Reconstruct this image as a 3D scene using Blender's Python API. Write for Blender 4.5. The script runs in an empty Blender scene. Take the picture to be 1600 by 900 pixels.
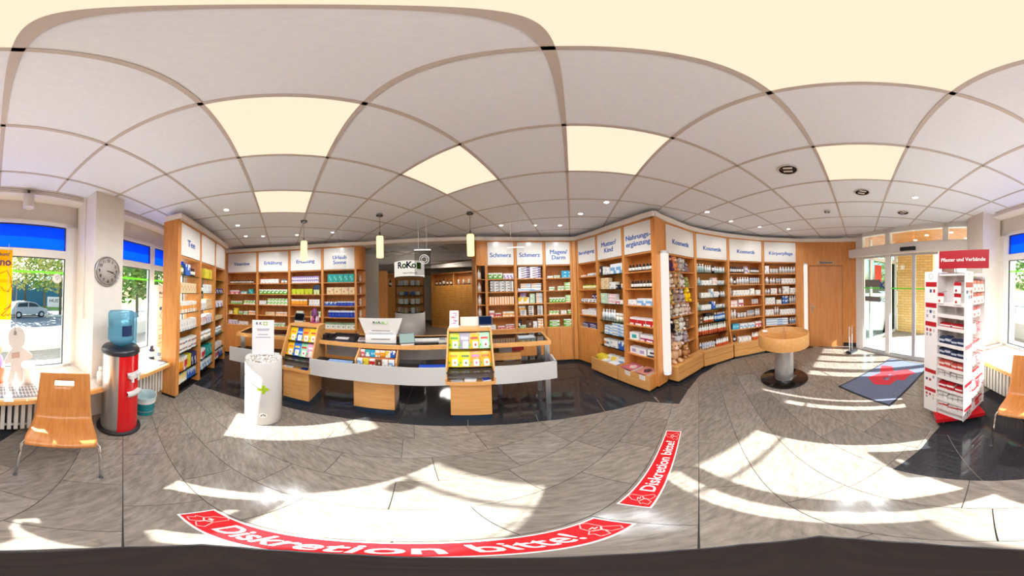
import bpy, bmesh, math, random
from mathutils import Vector, Matrix
random.seed(7)
PI = math.pi
SC = bpy.context.scene
COL = SC.collection
# ---------------------------------------------------------------- camera (equirectangular panorama, 320 x 180 degrees)
CAMZ = 1.59
cd = bpy.data.cameras.new('camera'); cam = bpy.data.objects.new('camera', cd); COL.objects.link(cam); SC.camera = cam
cd.type = 'PANO'
def pano(o):
    o.panorama_type = 'EQUIRECTANGULAR'
    o.latitude_min, o.latitude_max = -PI/2, PI/2
    o.longitude_min, o.longitude_max = -math.radians(160), math.radians(160)
try: pano(cd.cycles)
except Exception: pano(cd)
T1, T2 = .0119, .0251
Rx = Matrix(((1,0,0),(0,math.cos(T1),-math.sin(T1)),(0,math.sin(T1),math.cos(T1))))
Ry = Matrix(((math.cos(T2),0,math.sin(T2)),(0,1,0),(-math.sin(T2),0,math.cos(T2))))
Rm = Ry @ Rx
ax, ay, az_ = Rm @ Vector((1,0,0)), Rm @ Vector((0,0,1)), -(Rm @ Vector((0,1,0)))
cam.matrix_world = Matrix(((ax[0],ay[0],az_[0],0),(ax[1],ay[1],az_[1],0),(ax[2],ay[2],az_[2],CAMZ),(0,0,0,1)))
# ---------------------------------------------------------------- world, sun, exposure
A0 = math.radians(18.65)
NX, NY = -math.sin(A0), -math.cos(A0)          # towards the shop windows
VX, VY = math.cos(A0), -math.sin(A0)           # along the window wall
def SD(s, d): return (s*VX+d*NX, s*VY+d*NY)
W = bpy.data.worlds.new('sky'); SC.world = W; W.use_nodes = True
nt = W.node_tree; bg = nt.nodes['Background']
sk = nt.nodes.new('ShaderNodeTexSky'); sk.sky_type = 'NISHITA'; sk.sun_disc = False
sk.sun_elevation = math.radians(33); sk.sun_rotation = math.atan2(NX, NY); sk.air_density = 1.0; sk.dust_density = 2.5; sk.ozone_density = 1.0
nt.links.new(sk.outputs[0], bg.inputs[0]); bg.inputs[1].default_value = .29
sl = bpy.data.lights.new('sun', 'SUN'); sun = bpy.data.objects.new('sun', sl); COL.objects.link(sun)
sl.energy = 18; sl.angle = math.radians(.55); sl.color = (1.0, .98, .955)
SEL = math.atan(.653)
sun.rotation_euler = Vector((-NX*math.cos(SEL), -NY*math.cos(SEL), -math.sin(SEL))).to_track_quat('-Z', 'Y').to_euler()
SC.view_settings.view_transform = 'Standard'; SC.view_settings.look = 'None'
SC.view_settings.exposure = 0.66; SC.view_settings.gamma = 1.0; SC.view_settings.use_curve_mapping = False
PANEL_E = .70; SPOT_W = 12; PANEL_W = 9.0; LCOL = (.91, .965, 1.0)
# ---------------------------------------------------------------- materials
_M = {}
def lin(h):
    c = [int(h[i:i+2], 16)/255 for i in (0, 2, 4)]
    return [x/12.92 if x <= .04045 else ((x+.055)/1.055)**2.4 for x in c]
def M(h, rough=.45, metal=0.0, spec=.5):
    k = (h, rough, metal, spec)
    if k not in _M:
        m = bpy.data.materials.new('c_'+h); m.use_nodes = True
        b = m.node_tree.nodes['Principled BSDF']
        b.inputs['Base Color'].default_value = lin(h)+[1]; b.inputs['Roughness'].default_value = rough
        b.inputs['Metallic'].default_value = metal; b.inputs['Specular IOR Level'].default_value = spec
        _M[k] = m
    return _M[k]
def EM(h, e):
    k = ('em', h, e)
    if k not in _M:
        m = bpy.data.materials.new('glow'); m.use_nodes = True; n = m.node_tree; n.nodes.clear()
        o = n.nodes.new('ShaderNodeOutputMaterial'); x = n.nodes.new('ShaderNodeEmission')
        x.inputs[0].default_value = lin(h)+[1]; x.inputs[1].default_value = e; n.links.new(x.outputs[0], o.inputs[0]); _M[k] = m
    return _M[k]
def noisemat(name, h1, h2, scale, rough, stretch=(1,1,1), detail=4, lo=.35, hi=.65, bump=0, rot=0, h3=None, spec=.5, tint=0):
    m = bpy.data.materials.new(name); m.use_nodes = True; n = m.node_tree; b = n.nodes['Principled BSDF']
    b.inputs['Roughness'].default_value = rough; b.inputs['Specular IOR Level'].default_value = spec
    tc = n.nodes.new('ShaderNodeTexCoord'); mp = n.nodes.new('ShaderNodeMapping'); ns = n.nodes.new('ShaderNodeTexNoise'); cr = n.nodes.new('ShaderNodeValToRGB')
    ob = n.nodes.new('ShaderNodeObjectInfo'); va = n.nodes.new('ShaderNodeVectorMath'); va.operation = 'MULTIPLY_ADD'
    mp.inputs['Scale'].default_value = stretch; mp.inputs['Rotation'].default_value = (0, 0, rot)
    cmb = n.nodes.new('ShaderNodeCombineXYZ')
    for i in range(3): n.links.new(ob.outputs['Random'], cmb.inputs[i])
    va.inputs[1].default_value = (17, 31, 9)
    n.links.new(cmb.outputs[0], va.inputs[0]); n.links.new(tc.outputs['Object'], mp.inputs[0]); n.links.new(mp.outputs[0], va.inputs[2])
    n.links.new(va.outputs[0], ns.inputs['Vector']); ns.inputs['Scale'].default_value = scale; ns.inputs['Detail'].default_value = detail; ns.inputs['Roughness'].default_value = .62
    e = cr.color_ramp.elements; e[0].position = lo; e[1].position = hi; e[0].color = lin(h1)+[1]; e[1].color = lin(h2)+[1]
    if h3:
        x = cr.color_ramp.elements.new((lo+hi)/2); x.color = lin(h3)+[1]
    n.links.new(ns.outputs['Fac'], cr.inputs[0]); n.links.new(cr.outputs[0], b.inputs['Base Color'])
    if tint:
        mr = n.nodes.new('ShaderNodeMapRange'); mr.inputs['To Min'].default_value = 1-tint; mr.inputs['To Max'].default_value = 1+tint
        n.links.new(ob.outputs['Random'], mr.inputs['Value']); sc = n.nodes.new('ShaderNodeVectorMath'); sc.operation = 'SCALE'
        n.links.new(cr.outputs[0], sc.inputs[0]); n.links.new(mr.outputs[0], sc.inputs['Scale']); n.links.new(sc.outputs[0], b.inputs['Base Color'])
    if bump:
        bp = n.nodes.new('ShaderNodeBump'); bp.inputs['Strength'].default_value = bump; bp.inputs['Distance'].default_value = .004
        n.links.new(ns.outputs['Fac'], bp.inputs['Height']); n.links.new(bp.outputs[0], b.inputs['Normal'])
    return m
WOOD = noisemat('beech', 'd08440', 'e09a54', 9, .38, (5, 5, .35), 3)
WOODH = noisemat('beech_flat', 'd89a56', 'e3aa68', 9, .4, (.35, 5, 5), 3)
WOODD = noisemat('beech_back', 'd0823a', 'de944c', 7, .5, (4, 4, .3), 3)
PLY = noisemat('plywood', 'b8733a', 'c88648', 10, .3, (6, .5, .5), 3)
GRAN = noisemat('granite', '6f665e', 'a0958a', 11, .15, (1.0, 3.4, 1), 15, .25, .72, 0, math.radians(12), '8a8076', tint=.10)
_g = GRAN.node_tree; _b = _g.nodes['Principled BSDF']; _src = _b.inputs['Base Color'].links[0].from_socket
_n2 = _g.nodes.new('ShaderNodeTexNoise'); _n2.inputs['Scale'].default_value = 2.6; _n2.inputs['Detail'].default_value = 9; _n2.inputs['Roughness'].default_value = .75; _n2.inputs['Distortion'].default_value = 1.4
_va = [n for n in _g.nodes if n.type == 'VECT_MATH' and n.operation == 'MULTIPLY_ADD'][0]; _g.links.new(_va.outputs[0], _n2.inputs['Vector'])
_c2 = _g.nodes.new('ShaderNodeValToRGB'); _c2.color_ramp.elements[0].position = .27; _c2.color_ramp.elements[0].color = (.38,.36,.36,1); _c2.color_ramp.elements[1].position = .40; _c2.color_ramp.elements[1].color = (1,1,1,1)
_mx = _g.nodes.new('ShaderNodeMix'); _mx.data_type = 'RGBA'; _mx.blend_type = 'MULTIPLY'; _mx.inputs['Factor'].default_value = .8
_g.links.new(_n2.outputs['Fac'], _c2.inputs[0]); _g.links.new(_src, _mx.inputs['A']); _g.links.new(_c2.outputs[0], _mx.inputs['B']); _g.links.new(_mx.outputs['Result'], _b.inputs['Base Color'])
DARK = noisemat('dark_granite', '2a2b2f', '3b3b3f', 60, .07, (1,1,1), 2, .3, .7)
CEIL = noisemat('ceiling_board', 'e6e8ef', 'eaecf2', 40, .55, (1,1,1), 2, spec=.3)
WALLM = noisemat('plaster', 'e4dcd2', 'e8e1d8', 12, .75)
BRICKOUT = M('d9b472', .8)
PAVE = noisemat('pavers', '9c968c', 'b5afa4', 14, .85, (1,1,1), 6)
GRASS = noisemat('lawn', '5f8f3a', '8db14f', 9, .9)
LEAFG = noisemat('leaf_green', '55803a', '93b050', 3, .7); LEAFY = noisemat('leaf_yellow', '9aa24a', 'd6c878', 3, .7)
WHITE = M('eeeae6', .4); FRAME = M('e9e6e2', .35); STEEL = M('c6c8ca', .28, .85); CHROME = M('e6e6e8', .08, 1.0); BRUSH = M('cfd0d1', .45, .35)
BLACK = M('18181b', .25); DGLASS = M('2e2a28', .05); RED = M('d01a22', .4); BLUE = M('1a56a4', .5); GREYM = M('9a9a98', .5)
def glassmat(name, tint, fac=.08, rough=0.0):
    m = bpy.data.materials.new(name); m.use_nodes = True; n = m.node_tree; n.nodes.clear()
    o = n.nodes.new('ShaderNodeOutputMaterial'); mx = n.nodes.new('ShaderNodeMixShader'); t = n.nodes.new('ShaderNodeBsdfTransparent'); g = n.nodes.new('ShaderNodeBsdfGlossy')
    lw = n.nodes.new('ShaderNodeLayerWeight'); lw.inputs[0].default_value = fac
    t.inputs[0].default_value = lin(tint)+[1]; g.inputs['Roughness'].default_value = rough
    n.links.new(lw.outputs['Fresnel'], mx.inputs[0]); n.links.new(t.outputs[0], mx.inputs[1]); n.links.new(g.outputs[0], mx.inputs[2]); n.links.new(mx.outputs[0], o.inputs[0])
    return m
GLASS = glassmat('window_glass', 'f6fbfa', .12); SHELFG = glassmat('shelf_glass', 'b9d8cc', .25); WATERP = glassmat('blue_plastic', 'd6edf6', .2, .05)
_w = WATERP.node_tree; _o = [n for n in _w.nodes if n.type == 'OUTPUT_MATERIAL'][0]; _s = _o.inputs[0].links[0].from_socket; _t = _w.nodes.new('ShaderNodeMixShader'); _d = _w.nodes.new('ShaderNodeBsdfTranslucent'); _e = _w.nodes.new('ShaderNodeBsdfDiffuse'); _k = _w.nodes.new('ShaderNodeMixShader')
_d.inputs[0].default_value = _e.inputs[0].default_value = lin('8ccbe2')+[1]; _t.inputs[0].default_value = .5; _w.links.new(_d.outputs[0], _k.inputs[1]); _w.links.new(_e.outputs[0], _k.inputs[2]); _w.links.new(_s, _t.inputs[1]); _w.links.new(_k.outputs[0], _t.inputs[2]); _w.links.new(_t.outputs[0], _o.inputs[0]); ACRYL = glassmat('acrylic', 'd8d8d8', .3)
SMOKE = glassmat('screen_glass', 'e6f2ef', .15)
def transl(name, h, mix=.5):
    m = bpy.data.materials.new(name); m.use_nodes = True; n = m.node_tree; n.nodes.clear()
    o = n.nodes.new('ShaderNodeOutputMaterial'); mx = n.nodes.new('ShaderNodeMixShader'); t = n.nodes.new('ShaderNodeBsdfTranslucent'); d = n.nodes.new('ShaderNodeBsdfDiffuse')
    t.inputs[0].default_value = lin(h)+[1]; d.inputs[0].default_value = lin(h)+[1]; mx.inputs[0].default_value = mix
    n.links.new(d.outputs[0], mx.inputs[1]); n.links.new(t.outputs[0], mx.inputs[2]); n.links.new(mx.outputs[0], o.inputs[0]); return m
BLUEF = transl('blue_film', '1f78ff', .58); YELP = transl('yellow_poster', 'ffc414', .35); PAPER = transl('paper', 'f2ece4', .3)
# ---------------------------------------------------------------- mesh builder
class MB:
    def __init__(s): s.v = []; s.f = []; s.m = []; s.sm = []
    def add(s, vs, fs, mi=0, smooth=False):
        o = len(s.v); s.v += [tuple(v) for v in vs]; s.f += [tuple(i+o for i in f) for f in fs]; s.m += [mi]*len(fs); s.sm += [smooth]*len(fs); return s
    def box(s, x0, y0, z0, x1, y1, z1, mi=0, top=None):
        fs = [(0,3,2,1), (4,5,6,7), (0,1,5,4), (1,2,6,5), (2,3,7,6), (3,0,4,7)]
        return s.add([(x0,y0,z0),(x1,y0,z0),(x1,y1,z0),(x0,y1,z0),(x0,y0,z1),(x1,y0,z1),(x1,y1,z1),(x0,y1,z1)], fs, mi)
    def prism(s, poly, z0, z1, mi=0):
        a = sum(poly[i][0]*poly[(i+1) % len(poly)][1]-poly[(i+1) % len(poly)][0]*poly[i][1] for i in range(len(poly)))
        if a < 0: poly = poly[::-1]
        n = len(poly)
        return s.add([(p[0],p[1],z0) for p in poly]+[(p[0],p[1],z1) for p in poly], [tuple(range(n))[::-1], tuple(range(n, 2*n))]+[(i, (i+1) % n, n+(i+1) % n, n+i) for i in range(n)], mi)
    def prismx(s, poly, x0, x1, mi=0):          # polygon in (y, z), extruded along x
        n = len(poly); return s.add([(x0,p[0],p[1]) for p in poly]+[(x1,p[0],p[1]) for p in poly], [tuple(range(n)), tuple(range(n, 2*n))[::-1]]+[((i+1) % n, i, n+i, n+(i+1) % n) for i in range(n)], mi)
    def lathe(s, prof, n=16, c=(0,0,0), mis=None, a0=0, a1=2*PI, smooth=True):
        full = abs(a1-a0-2*PI) < 1e-6; k = n if full else n+1
        o = len(s.v)
        for r, z in prof:
            for i in range(k):
                a = a0+(a1-a0)*i/n; s.v.append((c[0]+r*math.cos(a), c[1]+r*math.sin(a), c[2]+z))
        for j in range(len(prof)-1):
            for i in range(n):
                i2 = (i+1) % k; s.f.append((o+j*k+i, o+j*k+i2, o+(j+1)*k+i2, o+(j+1)*k+i)); s.m.append(mis[j] if mis else 0); s.sm.append(smooth)
        return s
    def cyl(s, c, r, z0, z1, n=16, mi=0, r2=None):
        r2 = r if r2 is None else r2
        return s.lathe([(0.0001,z0),(r,z0),(r,z0),(r2,z1),(r2,z1),(.0001,z1)], n, (c[0],c[1],0), [mi]*5)
    def tube(s, pts, r, n=8, mi=0):
        pts = [Vector(p) for p in pts]; o = len(s.v); up = Vector((0,0,1)); rad = r if isinstance(r, (list, tuple)) else [r]*len(pts)
        for k, p in enumerate(pts):
            d = (pts[min(k+1, len(pts)-1)]-pts[max(k-1, 0)]).normalized()
            a = d.cross(up if abs(d.z) < .95 else Vector((1,0,0))).normalized(); b = a.cross(d)
            for i in range(n):
                t = 2*PI*i/n; s.v.append(tuple(p+(a*math.cos(t)+b*math.sin(t))*rad[k]))
        for k in range(len(pts)-1):
            for i in range(n): s.f.append((o+k*n+i, o+(k+1)*n+i, o+(k+1)*n+(i+1) % n, o+k*n+(i+1) % n)); s.m.append(mi); s.sm.append(True)
        s.f.append(tuple(o+i for i in range(n))); s.m.append(mi); s.sm.append(False)
        s.f.append(tuple(o+(len(pts)-1)*n+i for i in range(n))[::-1]); s.m.append(mi); s.sm.append(False)
        return s
    def sph(s, c, r, mi=0, n=10, m=7):
        r = r if isinstance(r, (tuple, list)) else (r, r, r); o = len(s.v)
        for j in range(m+1):
            for i in range(n):
                t = PI*j/m; p = 2*PI*i/n; s.v.append((c[0]+r[0]*math.sin(t)*math.cos(p), c[1]+r[1]*math.sin(t)*math.sin(p), c[2]-r[2]*math.cos(t)))
        for j in range(m):
            for i in range(n): s.f.append((o+j*n+i, o+j*n+(i+1) % n, o+(j+1)*n+(i+1) % n, o+(j+1)*n+i)); s.m.append(mi); s.sm.append(True)
        return s
    def ribbon(s, pts, w, z0, z1, closed=False, mi=0):
        n = len(pts); e = []
        for i in range(n if closed else n-1):
            a = Vector(pts[i][:2]); b = Vector(pts[(i+1) % n][:2]); d = (b-a)
            if d.length < 1e-6: continue
            d.normalize(); q = Vector((-d.y, d.x))*w/2; a = a-d*w*.4; b = b+d*w*.4
            s.prism([tuple(a-q), tuple(b-q), tuple(b+q), tuple(a+q)], z0, z1, mi)
        return s
    def mesh(s, name, mats):
        me = bpy.data.meshes.new(name); me.from_pydata(s.v, [], s.f)
        for m in (mats if isinstance(mats, (list, tuple)) else [mats]): me.materials.append(m)
        me.polygons.foreach_set('material_index', s.m); me.polygons.foreach_set('use_smooth', s.sm)
        bm = bmesh.new(); bm.from_mesh(me); bmesh.ops.recalc_face_normals(bm, faces=bm.faces); bm.to_mesh(me); bm.free(); me.update()
        return me
    def build(s, name, mats, parent=None, loc=None, rot=None): return obj(name, s.mesh(name, mats), parent, loc, rot)
def obj(name, me, parent=None, loc=None, rot=None):
    o = bpy.data.objects.new(name, me); COL.objects.link(o)
    if parent is not None: o.parent = parent
    if loc is not None: o.location = loc
    if rot is not None: o.rotation_euler = rot if isinstance(rot, (tuple, list)) else (0, 0, rot)
    return o
def tag(o, label, cat, group=None, kind=None):
    o['label'] = label; o['category'] = cat
    if group: o['group'] = group
    if kind: o['kind'] = kind
    return o
def thing(name, label, cat, loc=(0,0,0), rz=0, group=None):
    o = bpy.data.objects.new(name, None); COL.objects.link(o); o.location = loc; o.rotation_euler = (0,0,rz); o.empty_display_size = .1
    return tag(o, label, cat, group)
def struct(o): o['kind'] = 'structure'; return o
def stuff(o): o['kind'] = 'stuff'; return o
def box(name, b, mat, parent=None, loc=None, rot=None): return MB().box(*b).build(name, mat, parent, loc, rot)
def copy_tree(o, parent=None):
    c = o.copy(); COL.objects.link(c); c.parent = parent
    for ch in o.children: copy_tree(ch, c)
    return c
_T = {}
def textmesh(s, size, bold=0.0, depth=.001, align='CENTER', line=.95):
    k = (s, size, bold, depth, align)
    if k not in _T:
        cu = bpy.data.curves.new('lettering', 'FONT'); cu.body = s; cu.size = size; cu.extrude = depth; cu.offset = bold*size; cu.align_x = align; cu.align_y = 'CENTER'; cu.space_line = line; cu.resolution_u = 3
        t = bpy.data.objects.new('lettering', cu); COL.objects.link(t); bpy.context.view_layer.update()
        me = bpy.data.meshes.new_from_object(t.evaluated_get(bpy.context.evaluated_depsgraph_get())); bpy.data.objects.remove(t); _T[k] = me
    return _T[k]
def heavy(me, d):
    m = MB(); f = [tuple(p.vertices) for p in me.polygons]
    for dx, dy, dz in ((-d,0,0), (d,0,.0001), (0,d*.6,.0002), (0,-d*.6,.0003)): m.add([(v.co.x+dx, v.co.y+dy, v.co.z+dz) for v in me.vertices], f)
    return m.mesh('lettering', BLUE)
def text(name, s, size, mat, parent, loc, rot, bold=.012, depth=.001, align='CENTER', weight=0):
    me = textmesh(s, size, bold, depth, align).copy()
    if weight: me = heavy(me, weight*size)
    me.materials.clear(); me.materials.append(mat)
    return obj(name, me, parent, loc, rot)
UPR = (PI/2, 0, 0)      # lettering standing upright, facing local -y
# ================================================================ STRUCTURE
def inpoly(p, poly):
    r = False; j = len(poly)-1
    for i in range(len(poly)):
        if (poly[i][1] > p[1]) != (poly[j][1] > p[1]) and p[0] < (poly[j][0]-poly[i][0])*(p[1]-poly[i][1])/(poly[j][1]-poly[i][1])+poly[i][0]: r = not r
        j = i
    return r
def clip(poly, nrm, c):                     # keep points with p.nrm <= c
    out = []
    for i in range(len(poly)):
        a, b = poly[i], poly[(i+1) % len(poly)]; da, db = a[0]*nrm[0]+a[1]*nrm[1]-c, b[0]*nrm[0]+b[1]*nrm[1]-c
        if da <= 0: out.append(a)
        if (da < 0 < db) or (db < 0 < da): t = da/(da-db); out.append((a[0]+(b[0]-a[0])*t, a[1]+(b[1]-a[1])*t))
    return out
E0, E1 = Vector((4.12,-1.32)), Vector((1.95,-2.70))          # entrance glazing line
ED = (E1-E0).normalized(); EN = Vector((-ED.y, ED.x))         # EN points outside
if EN.dot(Vector((3,-3))) < 0: EN = -EN
EC = EN.dot(E0)
HALL = [(-2.841,-.474),(-2.686,-.128),(-2.384,.307),(-2.164,.681),(-1.634,1.135),(-1.35,1.329),(-1.081,1.483),(-.455,1.707),(.217,1.802),(.961,1.752),(1.43,1.674),(1.649,1.328),(2.017,1.458),(2.479,1.568),(3.052,1.525),(3.445,1.327),(3.864,.89),(4.25,.05),(4.35,-.8),(4.12,-1.32),(1.95,-2.70),SD(2.2,2.1),SD(-4,2.1)]
# floor slab, granite planks
fp = [(-6,-.5),SD(-4.5,2.2),SD(2.66,2.2),(1.97,-2.76),(4.2,-1.36),(5.3,0),(5.3,9.6),(-7,9.6)]
floor = struct(MB().prism(fp, -.12, -.006).build('floor', M('3a3632', .6)))
ca, sa = math.cos(math.radians(31.6)), math.sin(math.radians(31.6))
for k in range(-12, 8):
    o0 = .037+.303*k; t = -4.2+random.random()*.6
    while t < 4.8:
        L = random.choice((.61, .61, .61, .48)); q = []
        for tt, oo in ((t+.002, o0+.002), (t+L-.002, o0+.002), (t+L-.002, o0+.301), (t+.002, o0+.301)): q.append((tt*ca-oo*sa, tt*sa+oo*ca))
        t += L
        cxy = (sum(p[0] for p in q)/4, sum(p[1] for p in q)/4)
        if not (any(inpoly(p, HALL) for p in q) or inpoly(cxy, HALL)): continue
        q = clip(clip(q, EN, EC-.02), (NX, NY), 2.08)
        if len(q) > 2: MB().prism(q, -.006, 0).build('tile', GRAN, floor)
# dark polished granite: counter apron, shelf apron, window corner
DK = [([(-2.86,-.45),(-2.686,-.128),(-2.384,.307),(-2.164,.681),(-1.665,1.108)], [(-3.5,3.6),(-5.1,.8),(-4.75,.2)]),
      ([(-1.665,1.112),(-1.35,1.329),(-1.09,1.477)], [(-2.25,4.25),(-3.5,3.606)]),
      ([(-1.084,1.481),(-.78,1.6),(-.457,1.706)], [(-1.12,4.43),(-2.244,4.253)]),
      ([(-.451,1.708),(-.12,1.768),(.216,1.802)], [(.083,4.4),(-1.114,4.43)]),
      ([(.222,1.802),(.6,1.793),(.924,1.757)], [(1.38,4.3),(.089,4.4)]),
      ([(.93,1.756),(1.25,1.705),(1.44,1.664),(1.523,1.53)], [(1.9,2.6),(1.6,3.6),(1.386,4.3)]),
      ([(1.527,1.523),(1.649,1.328),(2.017,1.458)], [(2.03,2.0),(1.78,2.0)]),
      ([(2.021,1.459),(2.479,1.568)], [(2.7,2.0),(2.034,2.0)]), ([(2.483,1.568),(3.052,1.525)], [(3.5,1.65),(2.704,2.0)]),
      ([(3.056,1.523),(3.445,1.327)], [(3.9,1.3),(3.504,1.648)]), ([(3.449,1.324),(3.864,.89),(4.1,.42)], [(4.5,.55),(3.904,1.296)]), ([(4.102,.417),(4.24,.1),(4.30,-.3)], [(4.5,-.3),(4.504,.545)]),
      ([(.861,-.481),(.989,-.785),(1.09,-.97),(1.0,-1.06),(.45,-.733)], []), ([(1.092,-.973),(1.154,-1.134),(1.228,-1.492),(.9,-1.9),(-.05,-1.045),(.447,-.735),(.998,-1.064)], []),
      ([(1.23,-1.496),(1.24,-2.0),(1.16,-2.58),(.3,-2.29),(.903,-1.9)], []), ([(.896,-1.9),(.295,-2.288),(-1.28,-1.76),(-.053,-1.047)], [])]
for a, b in DK: MB().prism(a+b, -.004, .0015).build('dark_slab', DARK, floor)
hp = [(.798,3.301),(1.167,3.228),(1.165,2.857),(.637,2.838)]
hatch = MB().ribbon(hp, .012, .0015, .004, True).build('hatch_frame', M('151515', .4), floor)
MB().prism([(.81,3.285),(1.155,3.215),(1.153,2.868),(.66,2.85)], .0015, .003).build('hatch_plate', M('3a3936', .35), floor)
# ceiling: slab, boards, grid
struct(MB().prism([SD(-5.5,2.25),SD(2.62,2.25),(1.90,-2.74),(4.2,-1.37),(5.3,0),(5.3,9.6),(-7,9.6),(-7,.5)], 2.775, 2.9).build('ceiling', M('cfc8c2', .7)))
ceiling = bpy.data.objects['ceiling']
UX, UY = math.sin(A0), math.cos(A0)
def CG(i, j): a = (i-.5144)*.627; b = (j-1.0125)*.6135; return (a*UX+b*VX, a*UY+b*VY)
PAN = {(0,-1),(0,-3),(2,-1),(2,1),(0,3),(0,1)}
GT = M('c3b7ae', .5)
LED = EM('ffe9cc', PANEL_E)
def cclip(q): return clip(clip(q, EN, EC-.01), (NX, NY), 2.12)
names = {(0,-1):'large square ceiling light panel left of the overhead one', (0,-3):'square ceiling light panel above the vitamin shelves', (2,-1):'square ceiling light panel above the middle of the counter', (2,1):'square ceiling light panel above the right end of the counter', (0,3):'square ceiling light panel beyond the round table, towards the entrance', (0,1):'large square ceiling light panel straight overhead'}
for i in range(-3, 7):
    for j in range(-8, 9):
        e = .0125
        q = [CG(i+e/.627, j+e/.6135), CG(i+e/.627, j+1-e/.6135), CG(i+1-e/.627, j+1-e/.6135), CG(i+1-e/.627, j+e/.6135)]
        c = CG(i+.5, j+.5)
        if (i, j) in PAN:
            t = thing('ceiling_light', names[(i, j)], 'ceiling light', (c[0], c[1], 2.75), -A0)
            MB().box(-.294,-.301,0,.294,.301,.02).build('diffuser', LED, t)
            for lx in (-.15, .15):
                for ly in (-.15, .15):
                    l = bpy.data.lights.new('tube', 'SPOT'); l.energy = PANEL_W; l.spot_size = math.radians(172); l.spot_blend = .6; l.shadow_soft_size = .0; l.color = LCOL; lo = bpy.data.objects.new('panel_beam', l); COL.objects.link(lo); lo.parent = t; lo.location = (lx,ly,-.02)
            MB().box(-.3,-.308,.004,-.294,.308,.022).box(.294,-.308,.004,.3,.308,.022).box(-.3,-.308,.004,.3,-.301,.022).box(-.3,.301,.004,.3,.308,.022).build('frame', WHITE, t)
            continue
        if c[1] > 4.1 or c[0] < -5.1 or c[0] > 4.9 or (c[0] < -3 and c[1] > 2.8): continue
        q = cclip(q)
        if len(q) > 2: MB().prism(q, 2.752, 2.772).build('ceiling_board', CEIL, ceiling)
def gridbar(a, b):
    a = Vector(a); b = Vector(b); d = (b-a).normalized(); n = Vector((-d.y, d.x))*.0125
    q = cclip([tuple(a-n), tuple(b-n), tuple(b+n), tuple(a+n)])
    if len(q) > 2: MB().prism(q, 2.747, 2.765).build('grid_bar', GT, ceiling)
for i in range(-2, 7): gridbar(CG(i, -7.5), CG(i, 8.6))
for j in range(-7, 9): gridbar(CG(-3, j), CG(6.7, j))
# window wall (built in the frame x = along the wall, y = -d)
def wbox(name, b, mat=WALLM, parent=None): return MB().box(*b).build(name, mat, parent, None if parent else (0,0,0), None if parent else -A0)
struct(wbox('wall_front', (-5,-2.42,-.1,2.62,-2.1,.56)))
struct(wbox('trim_1', (-5,-2.42,2.40,2.62,-2.14,2.78)))
struct(wbox('wall_front_2', (-1.42,-2.42,.56,-.93,-2.1,2.40))); struct(wbox('wall_front_3', (2.13,-2.42,.56,2.62,-2.1,2.40))); struct(wbox('wall_front_4', (-5,-2.42,.56,-3.55,-2.1,2.40)))
struct(wbox('pillar', (-1.37,-2.1,0,-.985,-1.66,2.752))); struct(wbox('pillar_2', (2.2,-2.1,0,2.62,-1.74,2.752)))
struct(MB().prism([SD(2.58,1.76),SD(2.62,2.15),(1.97,-2.76),(2.06,-2.63)], 0, 2.752).build('wall_front_5', WALLM))
struct(MB().box(-5,-2.14,2.70,2.3,-1.93,2.752).build('trim_2', M('ece6e0', .6), None, (0,0,0), -A0))      # soffit board over the windows
struct(box('wall_left', (-.1,0,0,0,5,2.8), WALLM, None, SD(-4.9,2.2)+(0,), -A0)); struct(MB().prism([(-6.2,2.2),(-6.9,9.5),(-7.0,9.5),(-6.3,2.2)], 0, 2.78).build('wall_left_2', WALLM))
struct(MB().prism([(-7,9.3),(5.3,9.3),(5.3,9.5),(-7,9.5)], 0, 2.78).build('wall_back', M('cfc4b4', .8))); struct(MB().prism([(5.1,-.5),(5.3,-.5),(5.3,9.5),(5.1,9.5)], 0, 2.78).build('wall_right', WALLM))
struct(MB().prism([(4.2,-1.33),(4.26,-1.42),(5.3,-.6),(5.25,-.5)], 0, 2.78).build('wall_right_2', WALLM))
struct(MB().prism([(-6.9,4.6),(-6.9,9.3),(5.1,9.3),(5.1,3.9),(1.4,4.5),(-2.2,4.6),(-3.6,3.9)], -.004, .0005).build('floor_2', M('6a5f57', .35)))
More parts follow.
